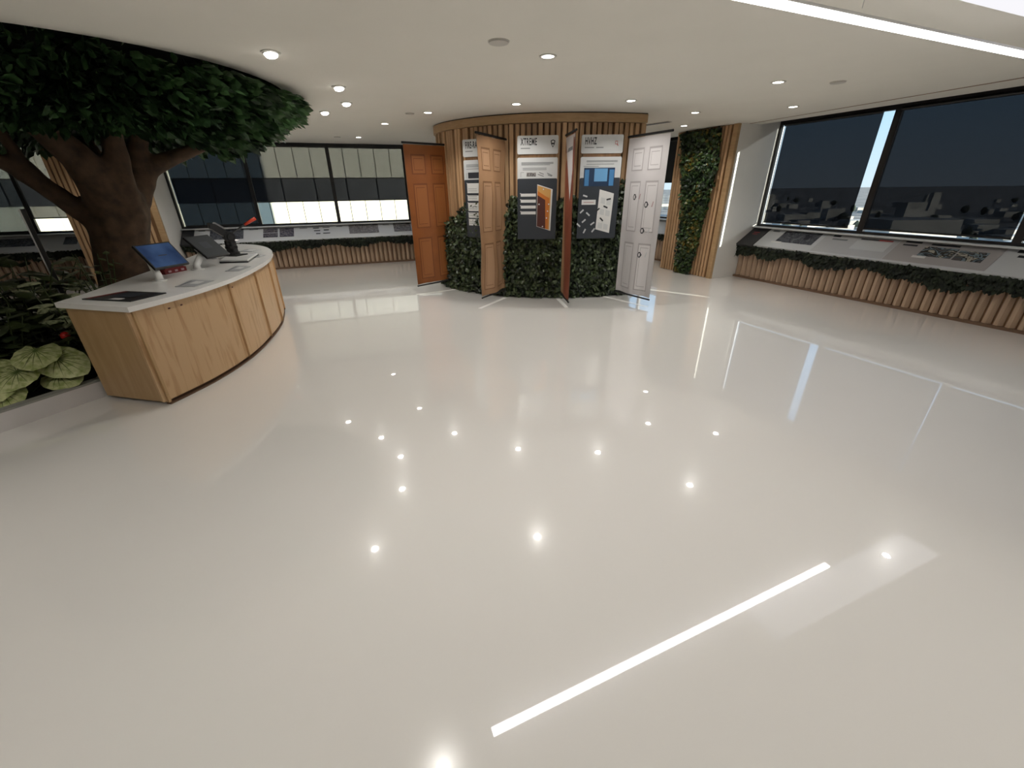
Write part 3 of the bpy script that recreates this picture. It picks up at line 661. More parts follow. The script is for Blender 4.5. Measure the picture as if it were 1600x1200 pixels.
# ------------------------------------------------------------------ hanging door banners (fabric between two black bars)
def banner(o, i, zt, ao, ai, label, mats, fold, hand, icons=None, extra=None):
    """o: left edge xy as seen, i: right edge xy; fabric hangs between (left z0, right z0) and top z"""
    o = Vector((*o, 0)); i = Vector((*i, 0)); w_ = (i - o).length; F0 = frame(o, i - o)
    zl, zr = ao, ai; tl, tr = zt
    def fy(x, z): return fold(x / w_, z) if fold else 0
    def P(x, y, z):   # z is 0..1 up the banner
        k = x / w_; zz_ = (zl + (zr - zl) * k) * (1 - z) + (tl + (tr - tl) * k) * z
        return F0(x, y + fy(x, z), zz_)
    e = thing('door_banner', F0(w_ / 2, 0, min(zl, zr)), label, 'banner')
    base, dark, light = mats
    nx, nz = 14, 20; g = G()
    def patch(x0, x1, z0, z1, y, nx, nz):
        vs = [P(x0 + (x1 - x0) * a_ / nx, y, z0 + (z1 - z0) * b_ / nz) for b_ in range(nz + 1) for a_ in range(nx + 1)]
        return vs, [(b_ * (nx + 1) + a_, b_ * (nx + 1) + a_ + 1, (b_ + 1) * (nx + 1) + a_ + 1, (b_ + 1) * (nx + 1) + a_) for b_ in range(nz) for a_ in range(nx)]
    g.add(*patch(0, w_, .01, .99, 0, nx, nz)); obj('banner_fabric', g, base, e, True)
    g = G().add(*patch(0, w_, .01, .99, .004, nx, nz)); obj('banner_back', g, 'banner_back', e, True)
    if dark:
        cols = ((.13, .43), (.55, .85)); rows = ((.045, .36), (.43, .74), (.80, .93))
        for x0, x1 in cols:
            for z0, z1 in rows:
                x0w, x1w = x0 * w_, x1 * w_; bx = .035 * w_; bz = .011
                pn = obj('door_panel', G().add(*patch(x0w, x1w, z0, z1, -.0015, 5, 8)), light, e, True)
                g = G().add(*patch(x0w, x1w, z1 - bz, z1, -.0025, 5, 1)).add(*patch(x0w, x0w + bx * .7, z0, z1, -.0025, 1, 8)).add(*patch(x1w - bx * .5, x1w, z0, z1, -.0025, 1, 8)).add(*patch(x0w, x1w, z0, z0 + bz * .6, -.0025, 5, 1))
                ix, iz = bx * 1.6, bz * 2.4
                g.add(*patch(x0w + ix, x1w - ix, z0 + iz, z0 + iz + bz * .35, -.0025, 5, 1)).add(*patch(x0w + ix, x1w - ix, z1 - iz - bz * .35, z1 - iz, -.0025, 5, 1)).add(*patch(x0w + ix, x0w + ix + bx * .25, z0 + iz, z1 - iz, -.0025, 1, 6))
                obj('panel_moulding', g, dark, pn, True)
    top = G().tube([P(-.02, 0, 1.0), P(w_ + .03, 0, 1.0)], .016, 8); obj('top_bar', top, 'black', e)
    obj('bottom_bar', G().tube([P(-.01, 0, 0), P(w_ + .01, 0, 0)], .013, 8), 'black', e)
    if icons:
        for x, z in icons:
            x *= w_
            k = obj('lock_print', G().add([P(x + dx * w_, -.004, z + dz) for dx, dz in ((-.045, 0), (-.02, .018), (.02, .018), (.055, 0), (.02, -.018), (-.02, -.018))], [(0, 1, 2, 3, 4, 5)]), 'print_dark', e)
            obj('lock_print_face', G().add([P(x + dx * w_, -.0055, z + dz) for dx, dz in ((-.028, 0), (-.012, .011), (.012, .011), (.022, 0), (.012, -.011), (-.012, -.011))], [(0, 1, 2, 3, 4, 5)]), 'door_white', k)
            obj('key_print', G().add([P(x + dx * w_, -.004, z + dz) for dx, dz in ((.12, -.012), (.15, .02), (.17, .018), (.145, -.014))], [(0, 1, 2, 3)]), 'print_rose' if z > .5 else 'panel_grey', e)
    if extra: extra(e, P, w_)
    return e
banner((-1.72, 7.69), (-1.03, 8.10), (2.41, 2.40), .10, .16, 'hanging fabric banner printed as an orange six-panel door, beside the far windows', ('door_orange', 'door_orange_dark', 'door_orange_light'),
       lambda k, z: .030 * math.sin(k * 9) * (1 - z) + .03 * math.sin(k * 5 + z * 3) * k + .012 * math.sin(k * 16 + z * 5) * k * (1 - z), 1)
banner((-.445, 6.69), (-.07, 7.20), (2.43, 2.39), .10, .14, 'hanging fabric banner printed as a tan six-panel door, covering part of a sign', ('door_tan', 'door_tan_dark', 'door_tan_light'),
       lambda k, z: .034 * math.sin(k * 8 + 1) * (1.1 - z) + .014 * math.sin(z * 14 + k * 4), 1)
def red_extra(e, P, w_):
    obj('white_print_area', G().add([P(.0, -.003, .985), P(w_, -.003, .985), P(w_ * .62, -.003, .62)], [(0, 1, 2)]), 'door_white', e)
    obj('printed_heading', G().add([P(w_ * .2, -.0045, .90), P(w_ * .8, -.0045, .905), P(w_ * .8, -.0045, .925), P(w_ * .2, -.0045, .92)], [(0, 1, 2, 3)]), 'print_mid', e)
    obj('pale_edge_print', G().add([P(.0, -.003, .015), P(w_ * .3, -.003, .015), P(w_ * .24, -.003, .9), P(.0, -.003, .9)], [(0, 1, 2, 3)]), 'door_red_light', e)
banner((.845, 6.98), (.890, 6.37), (2.41, 2.41), .10, .10, 'hanging red-brown banner seen almost edge-on between two signs', ('door_red', None, None), lambda k, z: .008 * math.sin(k * 7 + z * 5), 1, None, red_extra)
banner((1.775, 7.03), (2.19, 6.465), (2.385, 2.40), .11, .10, 'hanging fabric banner printed as a white six-panel door with lock diagrams', ('door_white', 'door_white_dark', 'door_white_light'),
       lambda k, z: .026 * math.sin(k * 9 + .6) * (1.15 - z), 1, [(.30, .645), (.62, .60), (.60, .44), (.60, .285)])

# ------------------------------------------------------------------ counter
top = [(-3.80, 3.40), (-3.04, 3.22)]
fr = smooth_path([(-3.04, 3.22), (-2.975, 3.5), (-2.925, 3.8), (-2.915, 4.2), (-2.955, 4.6), (-3.06, 5.1), (-3.20, 5.6), (-3.38, 6.05), (-3.63, 6.55), (-3.98, 7.03), (-4.36, 7.37), (-4.72, 7.50), (-4.93, 7.42)], 4)
bk = [(-4.95, 7.3), (-4.52, 6.1), (-4.22, 5.05), (-4.02, 4.3), (-3.86, 3.74)]
counter = thing('reception_counter', (-3.6, 5.0, 0), 'curved maple-front counter with a thick white top beside the indoor tree', 'counter')
tp = [(-3.80, 3.40)] + [tuple(p) for p in fr] + bk
obj('countertop', G().prism(tp, .858, .90), 'countertop', counter)
fo_ = offset([Vector(p) for p in fr], .035)
body = [Vector((-3.73, 3.42)), Vector((-3.045, 3.262))] + fo_[1:] + [Vector(p) + Vector((.02, 0)) for p in bk[:-1]] + [Vector((-3.80, 3.74))]
inner = [Vector((-3.71, 3.46)), Vector((-3.07, 3.30))] + offset(fo_, .04)[1:-1] + [Vector(p) + Vector((.05, 0)) for p in bk[:-1]] + [Vector((-3.76, 3.74))]
obj('counter_carcass', G().prism([tuple(p) for p in inner], .035, .858), 'maple_side', counter)
obj('kick_base', G().prism([tuple(p) for p in offset([Vector(q) for q in inner], .0)], 0, .035), 'kick', counter)
pl_ = resample(fo_, .02); seams = [0, 20, 56, 92, 128, 164, len(pl_) - 1]
for a_, b_ in zip(seams, seams[1:]):
    q = [pl_[i][0] for i in range(a_, b_ + 1, 3)] + [pl_[b_][0]]
    t0 = (q[1] - q[0]).normalized() * .0005; q[0] = q[0] + t0; q[-1] = q[-1] - t0
    qi = offset(q, .022)
    obj('front_panel', G().prism([tuple(p) for p in q] + [tuple(p) for p in reversed(qi)], .045, .856), 'maple', counter)
for i in (17, 23, 60):
    p, t_ = pl_[i]; Fk = frame((p.x, p.y, 0), (t_.x, t_.y, 0)); obj('keyhole', G().box((-.010, -.002, .795), (.010, .002, .808), Fk), 'print_maroon', counter)
F = frame((-3.745, 3.415, 0), (.715, -.165, 0))
obj('side_panel', G().box((0, 0, .03), (.715, .022, .857), F), 'maple_side', counter)
obj('counter_lip', G().prism([tuple(p) for p in offset([Vector(q) for q in fo_], -.002)[1:]] + [tuple(p) for p in reversed(offset([Vector(q) for q in fo_], .05)[1:])], 0, .010), 'kick', counter)
def flat(name, pts, h, mat, label, cat):
    z0 = .9005; e = thing(name, (sum(p[0] for p in pts) / len(pts), sum(p[1] for p in pts) / len(pts), z0), label, cat)
    obj('board', G().prism(pts, z0, z0 + h), mat, e); return e
def lerp_quad(P, u, v):
    a_ = Vector(P[0]).lerp(Vector(P[3]), u); b_ = Vector(P[1]).lerp(Vector(P[2]), u); return a_.lerp(b_, v)
def quad_in(P, u0, u1, v0, v1): return [tuple(lerp_quad(P, u, v)) for u, v in ((u0, v0), (u0, v1), (u1, v1), (u1, v0))]
Q = [(-3.66, 3.50), (-3.53, 3.79), (-3.09, 3.70), (-3.16, 3.40)]
e = flat('flat_display', Q, .008, 'charcoal', 'black flat display board lying on the near end of the white counter', 'display board')
obj('dark_red_band', G().prism(quad_in(Q, .02, .12, .05, .95), .9088, .9094), 'red_dark', e); obj('grey_picture', G().prism(quad_in(Q, .28, .7, .35, .85), .9088, .9094), 'slate', e); obj('white_label', G().prism(quad_in(Q, .50, .72, .06, .22), .9088, .9095), 'print_white', e)
for Q, lab in (([(-3.22, 3.98), (-3.30, 4.33), (-3.02, 4.25), (-3.02, 3.97)], 'thin grey printed placard lying on the white counter in front of the blue tablet'),
               ([(-3.25, 4.80), (-3.34, 5.17), (-3.13, 5.10), (-3.08, 4.79)], 'thin grey printed placard lying on the white counter in front of the press'),
               ([(-4.10, 6.45), (-4.14, 6.80), (-3.86, 6.68), (-3.86, 6.42)], 'thin grey printed placard lying on the far end of the counter behind the press'),
               ([(-3.52, 5.86), (-3.56, 6.10), (-3.46, 6.06), (-3.44, 5.86)], 'small grey printed placard lying at the counter edge beyond the white plate')):
    e = flat('printed_placard', Q, .004, 'placard_grey', lab, 'placard')
    obj('printed_picture', G().prism(quad_in(Q, .35, .75, .4, .8), .9045, .9051), 'print_white', e); obj('printed_text', G().prism(quad_in(Q, .1, .2, .1, .8), .9045, .9051), 'print_mid', e)
def tablet(TL, ed, dn, post, scr, label):
    TL = Vector(TL); ed = Vector(ed); dn = Vector(dn); dn = dn - ed * (dn.dot(ed) / ed.length_squared); nrm = dn.cross(ed).normalized()
    if nrm.z < 0: nrm = -nrm
    e = thing('tablet_stand', (*post, .9), label, 'tablet')
    def slab_(u0, u1, v0, v1, h0, h1): return G().add([TL + ed * u + dn * v + nrm * h for h in (h0, h1) for u, v in ((u0, v0), (u1, v0), (u1, v1), (u0, v1))], [(0, 3, 2, 1), (4, 5, 6, 7), (0, 1, 5, 4), (1, 2, 6, 5), (2, 3, 7, 6), (3, 0, 4, 7)])
    c = TL + ed * .18 + dn * .60 - nrm * .062
    P0 = Vector((*post, .902)); 
    obj('post', G().tube([P0, P0 + Vector((0, 0, .05)), P0.lerp(c, .6) + Vector((.0, .0, .01)), c], [.036, .035, .034, .032], 14), 'white_plastic', e, True)
    obj('tablet_bracket', slab_(.08, .34, .42, .80, -.062, -.0255), 'white_plastic', e)
    obj('post_base', G().disc(post, 0, .065, .9005, .908, 24), 'white_plastic', e)
    def slab(u0, u1, v0, v1, h0, h1): return G().add([TL + ed * u + dn * v + nrm * h for h in (h0, h1) for u, v in ((u0, v0), (u1, v0), (u1, v1), (u0, v1))], [(0, 3, 2, 1), (4, 5, 6, 7), (0, 1, 5, 4), (1, 2, 6, 5), (2, 3, 7, 6), (3, 0, 4, 7)])
    obj('tablet_case', slab(0, 1, 0, 1, -.025, .0), 'black', e)
    s = obj('screen', slab(.035, .965, .045, .955, .0, .0012), scr, e)
    return e, slab, s
e, slb, s = tablet((-3.745, 4.29, 1.245), (.09, .36, 0), (.18, -.045, -.22), (-3.60, 4.29), 'blue_screen', 'tablet with a lit blue screen on a white post, nearest on the counter')
obj('pen_picture', G().add([Vector(v) for v in slb(.38, .62, .50, .53, .0016, .0022).v], slb(0, 1, 0, 1, 0, 1).f), 'black', s)
e, slb, s = tablet((-3.80, 5.07, 1.245), (.075, .31, 0), (.25, -.06, -.22), (-3.66, 4.95), 'grey_screen', 'tablet with a dull grey screen on a white post, beside the press')
obj('faint_picture', G().add(slb(.3, .65, .3, .6, .0016, .002).v, slb(0, 1, 0, 1, 0, 1).f), 'slate', s)
e = thing('red_key_case', (-3.82, 4.76, .9), 'small dark red case lying under the blue tablet on the counter', 'case')
F = frame((-3.80, 4.63, .9), (.05, .27, 0), (-1, .18, 0))
obj('case_body', G().box((0, 0, .001), (.27, .09, .05), F), 'red_dark', e); obj('case_lid', G().box((.02, .005, .05), (.25, .085, .062), F), 'red_dark', e)
for k in range(3): obj('case_stud', G().box((.04 + .08 * k, -.006, .015), (.075 + .08 * k, 0, .035), F), 'print_rose', e)
# demonstration press: white base plate, black body, tilted head, red lever
wp = thing('base_plate', (-3.62, 5.72, .9), 'white slab with black underside under the black press', 'plate')
Q = [(-3.68, 5.38), (-3.34, 5.42), (-3.56, 6.06), (-3.90, 5.92)]
obj('black_underside', G().prism(Q, .9005, .918), 'black_gloss', wp); obj('white_top', G().prism(quad_in(Q, .02, .98, .02, .98), .918, .936), 'white_plastic', wp)
px, py = -3.775, 5.845
pz = .9365
ps = thing('hand_press', (px, py, pz), 'black hand press with a red lever standing on a white slab on the counter', 'press')
obj('foot', G().prism([(px - .15, py - .10), (px + .12, py - .13), (px + .16, py + .06), (px - .11, py + .11)], pz, pz + .012), 'black', ps)
obj('column', G().prism(rrect(px - .055, py - .05, px + .055, py + .055, .02), pz + .012, pz + .19), 'charcoal', ps)
obj('column_collar', G().disc((px, py), 0, .082, pz + .012, pz + .045, 16).disc((px, py), 0, .075, pz + .09, pz + .12, 16), 'black', ps)
Fv = frame((px, py, pz + .24), (.66, .75, 0))
obj('pivot_wheel', G().plate([(.062 * math.cos(2 * PI * i / 20), .062 * math.sin(2 * PI * i / 20)) for i in range(20)], -.07, .05, Fv), 'black', ps)
obj('pivot_cap', G().plate([(.034 * math.cos(2 * PI * i / 16), .034 * math.sin(2 * PI * i / 16)) for i in range(16)], -.085, -.07, Fv), 'charcoal', ps)
obj('yoke', G().plate([(-.05, -.10), (.055, -.09), (.045, .03), (-.04, .03)], -.045, .045, Fv), 'charcoal', ps)
obj('press_head', G().plate([(-.005, -.045), (.03, .045), (-.12, .165), (-.185, .185), (-.19, .12)], -.05, .05, Fv), 'charcoal', ps)
obj('head_cover', G().plate([(-.03, .098), (-.02, .112), (-.115, .185), (-.13, .17)], -.04, .04, Fv), 'steel', ps)
obj('lever_rod', G().tube([Fv(.02, -.03, .03), Fv(.24, -.03, .145)], .010, 8), 'black', ps)
obj('lever_grip', G().tube([Fv(.22, -.03, .134), Fv(.30, -.03, .172), Fv(.375, -.03, .208)], [.017, .021, .023], 12), 'red_plastic', ps, True)
obj('adjusting_knob', G().tube([Fv(.055, -.03, -.05), Fv(.10, -.03, -.05)], .014, 8), 'steel', ps)
cy = thing('metal_cylinder', (-3.98, 5.86, .9), 'small shiny steel cylinder beside the press on the counter', 'cylinder')
obj('cylinder_body', G().disc((-4.02, 5.80), 0, .035, .9005, 1.05, 16), 'steel', cy, False); obj('cylinder_collar', G().disc((-4.02, 5.80), 0, .042, .96, .99, 16), 'metal', cy)

# ------------------------------------------------------------------ planter, plants, tree
pp = [(-3.80, 3.47), (-4.07, 2.85), (-4.35, 2.42), (-4.9, 2.05), (-5.6, 1.95), (-6.4, 2.4), (-6.9, 3.4), (-7.0, 4.8), (-6.6, 6.2), (-5.8, 7.1), (-5.1, 7.3), (-4.62, 6.1), (-4.32, 5.05), (-4.12, 4.3), (-3.95, 3.78)]
pv = [Vector(p) for p in pp]; c_ = sum((Vector(p) for p in pp), Vector((0, 0))) / len(pp)
pin = [p + (c_ - p).normalized() * .09 for p in pv]
planter = thing('planting_bed', (-5.3, 4.6, 0), 'raised planting bed with a pale kerb behind the counter under the tree', 'planter')
n_ = len(pv)
obj('kerb', G().add([(p.x, p.y, 0) for p in pv] + [(p.x, p.y, .15) for p in pv] + [(p.x, p.y, .15) for p in pin] + [(p.x, p.y, 0) for p in pin],
    [f for i in range(n_) for j in ((i + 1) % n_,) for f in ((i, j, n_ + j, n_ + i), (n_ + i, n_ + j, 2 * n_ + j, 2 * n_ + i), (2 * n_ + i, 2 * n_ + j, 3 * n_ + j, 3 * n_ + i))]), 'kerb', planter)
obj('kerb_cap', G().add([(p.x, p.y, .1505) for p in pv] + [(p.x, p.y, .168) for p in pv] + [(p.x, p.y, .168) for p in pin] + [(p.x, p.y, .1505) for p in pin],
    [f for i in range(n_) for j in ((i + 1) % n_,) for f in ((i, j, n_ + j, n_ + i), (n_ + i, n_ + j, 2 * n_ + j, 2 * n_ + i), (2 * n_ + i, 2 * n_ + j, 3 * n_ + j, 3 * n_ + i))]), 'kerb_top_shaded', planter)
o = obj('soil', G().prism([tuple(p) for p in pin], 0.002, .10), 'soil', planter); o['kind'] = 'stuff'
po = thing('support_post', (-5.02, 4.62, .1), 'slim dark post with a silver edge rising from the planting bed', 'post')
F = frame((-5.02, 4.62, 0), (.73, .68, 0))
obj('post_body', G().box((-.012, -.02, .10), (.024, .02, 1.58), F), 'frame_black', po); obj('silver_edge', G().box((-.024, -.02, .10), (-.012, .02, 1.58), F), 'steel', po)
def bigleaf(name, V, Fc, mat):
    me = bpy.data.meshes.new(name); me.from_pydata(V, [], Fc); me.materials.append(M[mat]); me.polygons.foreach_set('use_smooth', [True] * len(me.polygons)); me.update(); return me
SHR = {k: bigleaf('leaf', LEAF_V, LEAF_F, k) for k in ('shrub_leaf', 'shrub_dark', 'speckled_leaf', 'tree_leaf')}
def shrub(loc, h, n, size, mat, label, spread=.35, wid=1.1):
    x, y = loc; e = thing('leafy_plant', (x, y, .10), label, 'plant')
    g = G(); lv = []
    ns = max(3, n // 9)
    for k in range(ns):
        a_ = 2 * PI * k / ns + R.uniform(-.4, .4); r_ = spread * R.uniform(.35, 1); hh = h * R.uniform(.6, 1)
        pts = [Vector((x, y, .08)), Vector((x + r_ * .4 * math.cos(a_), y + r_ * .4 * math.sin(a_), .1 + hh * .5)), Vector((x + r_ * math.cos(a_), y + r_ * math.sin(a_), .1 + hh * .93))]
        g.tube(pts, [.010, .008, .004], 5)
        m_ = n // ns
        for j in range(m_):
            t_ = .25 + .75 * (j + .5) / m_; p = pts[0].lerp(pts[1], t_ * 2) if t_ < .5 else pts[1].lerp(pts[2], t_ * 2 - 1)
            b_ = a_ + j * 2.4 + R.uniform(-.5, .5); d_ = Vector((math.cos(b_), math.sin(b_), R.uniform(-.5, .55)))
            lv.append(basis(p, d_, (0, 0, 1), size * R.uniform(.7, 1.15), wid))
    obj('stem', g, 'stem', e)
    for m_ in lv: link('leaf', SHR[mat], e, m_)
    return e
shrub((-4.78, 4.02), 1.22, 90, .25, 'shrub_dark', 'tall dark broad-leaved plant at the outer edge of the planting bed, nearest the tree limb', .36)
shrub((-4.52, 3.50), .78, 80, .21, 'shrub_dark', 'dark leafy plant right behind the large pale veined leaves', .36)
shrub((-4.95, 3.35), 1.0, 80, .23, 'shrub_leaf', 'olive-green leafy plant at the left edge of the planting bed', .36)
shrub((-5.45, 4.35), 1.05, 80, .23, 'shrub_leaf', 'olive-green leafy plant deep in the planting bed before the far bench', .4)
shrub((-4.20, 3.86), .60, 45, .17, 'shrub_dark', 'dark leafy plant pressed against the side of the maple counter', .24)
shrub((-4.36, 3.98), 1.0, 72, .19, 'speckled_leaf', 'cream-speckled leafy plant at the foot of the slim dark post', .26, 1.3)
shrub((-4.45, 4.52), 1.18, 117, .095, 'shrub_leaf', 'fine-leaved green bush between the dark post and tree trunk', .26)
shrub((-5.0, 5.55), 1.05, 40, .2, 'shrub_dark', 'dark leafy plant growing against the tree trunk', .3)
shrub((-5.9, 3.4), .8, 36, .22, 'shrub_dark', 'dark leafy plant in the far corner of the planting bed', .4)
shrub((-6.0, 5.35), .95, 80, .23, 'shrub_leaf', 'olive-green leafy plant at the back of the planting bed before the far bench slats', .42)
shrub((-6.45, 4.4), .95, 80, .23, 'shrub_dark', 'dark leafy plant at the far back edge of the planting bed', .42)
shrub((-5.45, 5.05), .85, 80, .2, 'speckled_leaf', 'second cream-speckled plant, deeper in the bed between dark post and trunk', .38, 1.2)
# caladium: heart-shaped pale leaves with dark veins
def heart(n=32):
    P = []
    for i in range(n):
        a_ = 2 * PI * i / n; r_ = .5 * (1.0 - .55 * math.exp(-((a_ - PI) / .36) ** 2)) * (1 + .16 * math.exp(-(min(a_, 2 * PI - a_) / .35) ** 2)) 
        P.append(Vector((r_ * math.cos(a_) * 1.15, r_ * math.sin(a_) * .92, 0)))
    return P
hp = heart(); V = [(-.08, 0, .03)]; Fc = []; n_ = len(hp)
for k, q in ((.5, .022), (1., -.05)):
    for i, p in enumerate(hp): V.append((-.08 + (p.x + .08) * k, p.y * k, q + .018 * math.sin(i * 2.1) * k - .04 * k * abs(p.y)))
for i in range(n_):
    j = (i + 1) % n_; Fc += [(0, 1 + i, 1 + j), (1 + i, 1 + n_ + i, 1 + n_ + j, 1 + j)]
CAL = bigleaf('leaf', V, Fc, 'caladium')
g = G()
for i in range(0, n_, 2):
    a_ = Vector(V[0]); b_ = Vector(V[1 + i]); c_ = Vector(V[1 + n_ + i]) * .97
    d_ = (c_ - a_).normalized(); s_ = Vector((-d_.y, d_.x, 0)) * .009; zz_ = Vector((0, 0, .007))
    g.add([a_ + s_ + zz_, a_ - s_ + zz_, b_ - s_ * .8 + zz_, b_ + s_ * .8 + zz_, c_ + zz_], [(0, 1, 2, 3), (3, 2, 4)])
VEIN = mesh('vein', g, 'caladium_vein')
cal = thing('caladium', (-4.25, 3.25, .1), 'low plant with very large pale green leaves with dark veins, by the kerb', 'plant')
g = G()
for (x, y, z, a_, tilt, sz) in ((-4.40, 3.12, .36, -.5, .45, .50), (-4.13, 3.36, .47, -1.0, .35, .34), (-4.02, 3.42, .38, -.1, .55, .36), (-4.04, 3.38, .24, -.3, .25, .30), (-4.22, 3.06, .22, -.9, .5, .30), (-4.20, 3.20, .34, -1.5, .4, .30), (-4.55, 2.98, .52, -1.0, .4, .34)):
    d_ = Vector((math.cos(a_), math.sin(a_), -tilt)); nr = Vector((.35, -.45, 1))
    m_ = basis((x, y, z), d_, nr, sz)
    lf = link('leaf', CAL, cal, m_); link('vein', VEIN, lf, m_)
    q = m_ @ Vector((-.08, 0, .02)); g.tube([(-4.35, 3.35, .09), (q.x * .5 - 2.17, q.y * .5 + 1.7, .1 + (q.z - .1) * .7), q], [.008, .007, .006], 5)
obj('stem', g, 'stem', cal)
for (x, y, z, sz, lab) in ((-4.17, 3.69, .52, .036, 'small round red flower among dark leaves beside the maple counter'), (-4.17, 3.60, .41, .034, 'second red flower, darker and lower, just above the pale veined leaves')):
    e = thing('red_flower', (x, y, .1), lab, 'flower')
    g = G(); g.tube([(x, y, z + sz * q) for q in (-1, -.8, -.4, 0, .4, .8, 1)], [sz * q for q in (.2, .6, .92, 1, .92, .6, .2)], 12); obj('bloom', g, 'red_flower' if sz > .035 else 'red_dark', e, True)
    obj('stalk', G().tube([(x - .05, y - .02, .09), (x, y, z - sz)], .005, 5), 'stem', e)

# tree: trunk and limbs as one blended surface
tree = thing('indoor_tree', (-4.72, 5.13, .1), 'large broad-crowned tree with brown trunk growing up into the round ceiling opening', 'tree')
g = G()
def limb(pts, rad, n=12): g.tube([Vector(p) for p in pts], rad, n)
limb([(-4.75, 5.10, .06), (-4.74, 5.12, .4), (-4.72, 5.14, .75), (-4.66, 5.20, 1.2), (-4.60, 5.24, 1.5), (-4.55, 5.26, 1.75)], [.40, .30, .265, .27, .30, .26], 16)
limb([(-4.66, 5.2, 1.30), (-4.80, 5.05, 1.50), (-4.99, 4.88, 1.82), (-5.12, 4.76, 2.0), (-5.25, 4.62, 2.10)], [.16, .115, .095, .08, .06])
limb([(-4.96, 4.9, 1.78), (-5.04, 4.84, 2.05), (-5.08, 4.80, 2.35)], [.075, .06, .05])
limb([(-4.60, 5.22, 1.45), (-4.50, 5.05, 1.78), (-4.52, 4.94, 2.05), (-4.63, 4.80, 2.32), (-4.78, 4.62, 2.6)], [.25, .20, .16, .13, .10])
limb([(-4.55, 5.25, 1.55), (-4.40, 5.20, 1.85), (-4.33, 5.21, 2.14), (-4.30, 5.24, 2.5)], [.22, .15, .115, .09])
limb([(-4.57, 5.30, 1.5), (-4.52, 5.55, 1.75), (-4.40, 5.70, 2.0), (-4.18, 5.90, 2.12), (-3.8, 6.15, 2.3)], [.22, .155, .115, .085, .06])
limb([(-4.55, 5.30, 1.6), (-4.48, 5.58, 1.95), (-4.36, 5.70, 2.4)], [.2, .12, .09])
limb([(-4.62, 5.25, 1.5), (-4.85, 5.5, 1.9), (-5.15, 5.8, 2.3)], [.22, .15, .09])
me = mesh('trunk', g, 'bark')
tmp = bpy.data.objects.new('tmp', me); COL.objects.link(tmp)
rm = tmp.modifiers.new('r', 'REMESH'); rm.mode = 'VOXEL'; rm.voxel_size = .03; rm.use_smooth_shade = True
sm_ = tmp.modifiers.new('s', 'SMOOTH'); sm_.factor = .5; sm_.iterations = 6
bpy.context.view_layer.update()
tm = bpy.data.meshes.new_from_object(tmp.evaluated_get(bpy.context.evaluated_depsgraph_get())); bpy.data.objects.remove(tmp)
tm.name = 'trunk'
for v in tm.vertices:
    a_ = math.atan2(v.co.y - 5.15, v.co.x + 4.7); v.co += Vector((math.cos(a_), math.sin(a_), 0)) * (.018 * noise.noise((a_ * 3, v.co.z * .8, 0)) + .01 * noise.noise(v.co * 9))
link('trunk', tm, tree)
# crown: leaves on a flattened dome that goes up through the opening
CC = Vector((-4.42, 5.05, 2.74)); lv = []
camv = Vector((0, 0, 1.72))
for i in range(11500):
    a_ = R.uniform(0, 2 * PI); u = R.random() ** .55; ph = R.uniform(0, 1)
    rr = (1.92 + .17 * max(0, math.cos(a_ - .5))) * (1 + .05 * noise.noise((math.cos(a_) * 2.5, math.sin(a_) * 2.5, 4)))
    rad = rr * u; low = .62 * math.sqrt(max(0, 1 - u ** 2.6)) * (1 + .35 * noise.noise((CC.x + rad * math.cos(a_) * 1.3, rad * math.sin(a_) * 1.3, 9)))
    hol = min(1, max(0, (u - .22) / .40)); low *= .35 + .65 * hol * hol * (3 - 2 * hol)
    z = 2.74 - low + R.random() ** 1.6 * .34
    p = Vector((CC.x + rad * math.cos(a_), CC.y + rad * math.sin(a_), z))
    out = Vector((math.cos(a_) * u, math.sin(a_) * u, -.75 * (1 - u) - .15))
    if math.hypot(p.x - HC.x, p.y - HC.y) > HR - .12 and p.z > 2.68: p.z = 2.70 - R.random() * .18
    d_ = out * .7 + Vector((math.cos(a_), math.sin(a_), -.25)) * .5 + rv(.65)
    if p.z > 2.5 and u > .9: d_.z = min(d_.z, -.1)
    lv.append((p, basis(p, d_, -out + rv(.7) + Vector((0, 0, .5)), R.uniform(.10, .165), R.uniform(.9, 1.15))))
def vis(p): 
    d_ = p - camv; return d_.length + (3 if (p - CC).dot(d_) > 0 else 0)
lv.sort(key=lambda q: vis(q[0]))
for p, m_ in lv[:290]: link('leaf', SHR['tree_leaf'], tree, m_)
o = link('foliage', fast_mesh('foliage', leaf_geo(G(), [q[1] for q in lv[290:]]), 'tree_leaf'), tree); o['kind'] = 'stuff'

# ------------------------------------------------------------------ ceiling lamps and fittings
def downlight(x, y, label, tilt=False, group='recessed round ceiling lamps'):
    e = thing('downlight', (x, y, CEIL), label, 'ceiling light', group)
    obj('trim_ring', G().disc((x, y), .052, .074, CEIL - .006, CEIL + .002, 28), 'trim_ring', e)
    if tilt:
        F_ = frame((x, y, CEIL - .006), (1, 0, 0))
        d_ = Vector((.22, -.22, -1)).normalized(); c = Vector((x, y, CEIL - .010))
        obj('lamp_disc', G().tube([c, c + d_ * .012], [.050, .047], 20), 'disc', e)
        obj('gimbal_ring', G().tube([c + Vector((.0, .0, .006)), c + d_ * .004], [.060, .058], 20), 'trim_ring', e)
    else:
        obj('lamp_disc', G().disc((x, y), 0, .052, CEIL - .003, CEIL + .001, 24), 'disc', e)
    ld = bpy.data.lights.new('lamp', 'AREA'); ld.shape = 'DISK'; ld.size = .08; ld.energy = DOWNLIGHT_W; ld.spread = math.radians(125); ld.color = (1, .965, .91)
    lo = bpy.data.objects.new('lamp', ld); COL.objects.link(lo); lo.location = (x, y, CEIL - .022)
    if tilt: lo.rotation_euler = (0, math.radians(14), 0); ld.energy *= 1.45; ld.spread = math.radians(140)
    return e
k = 1.013
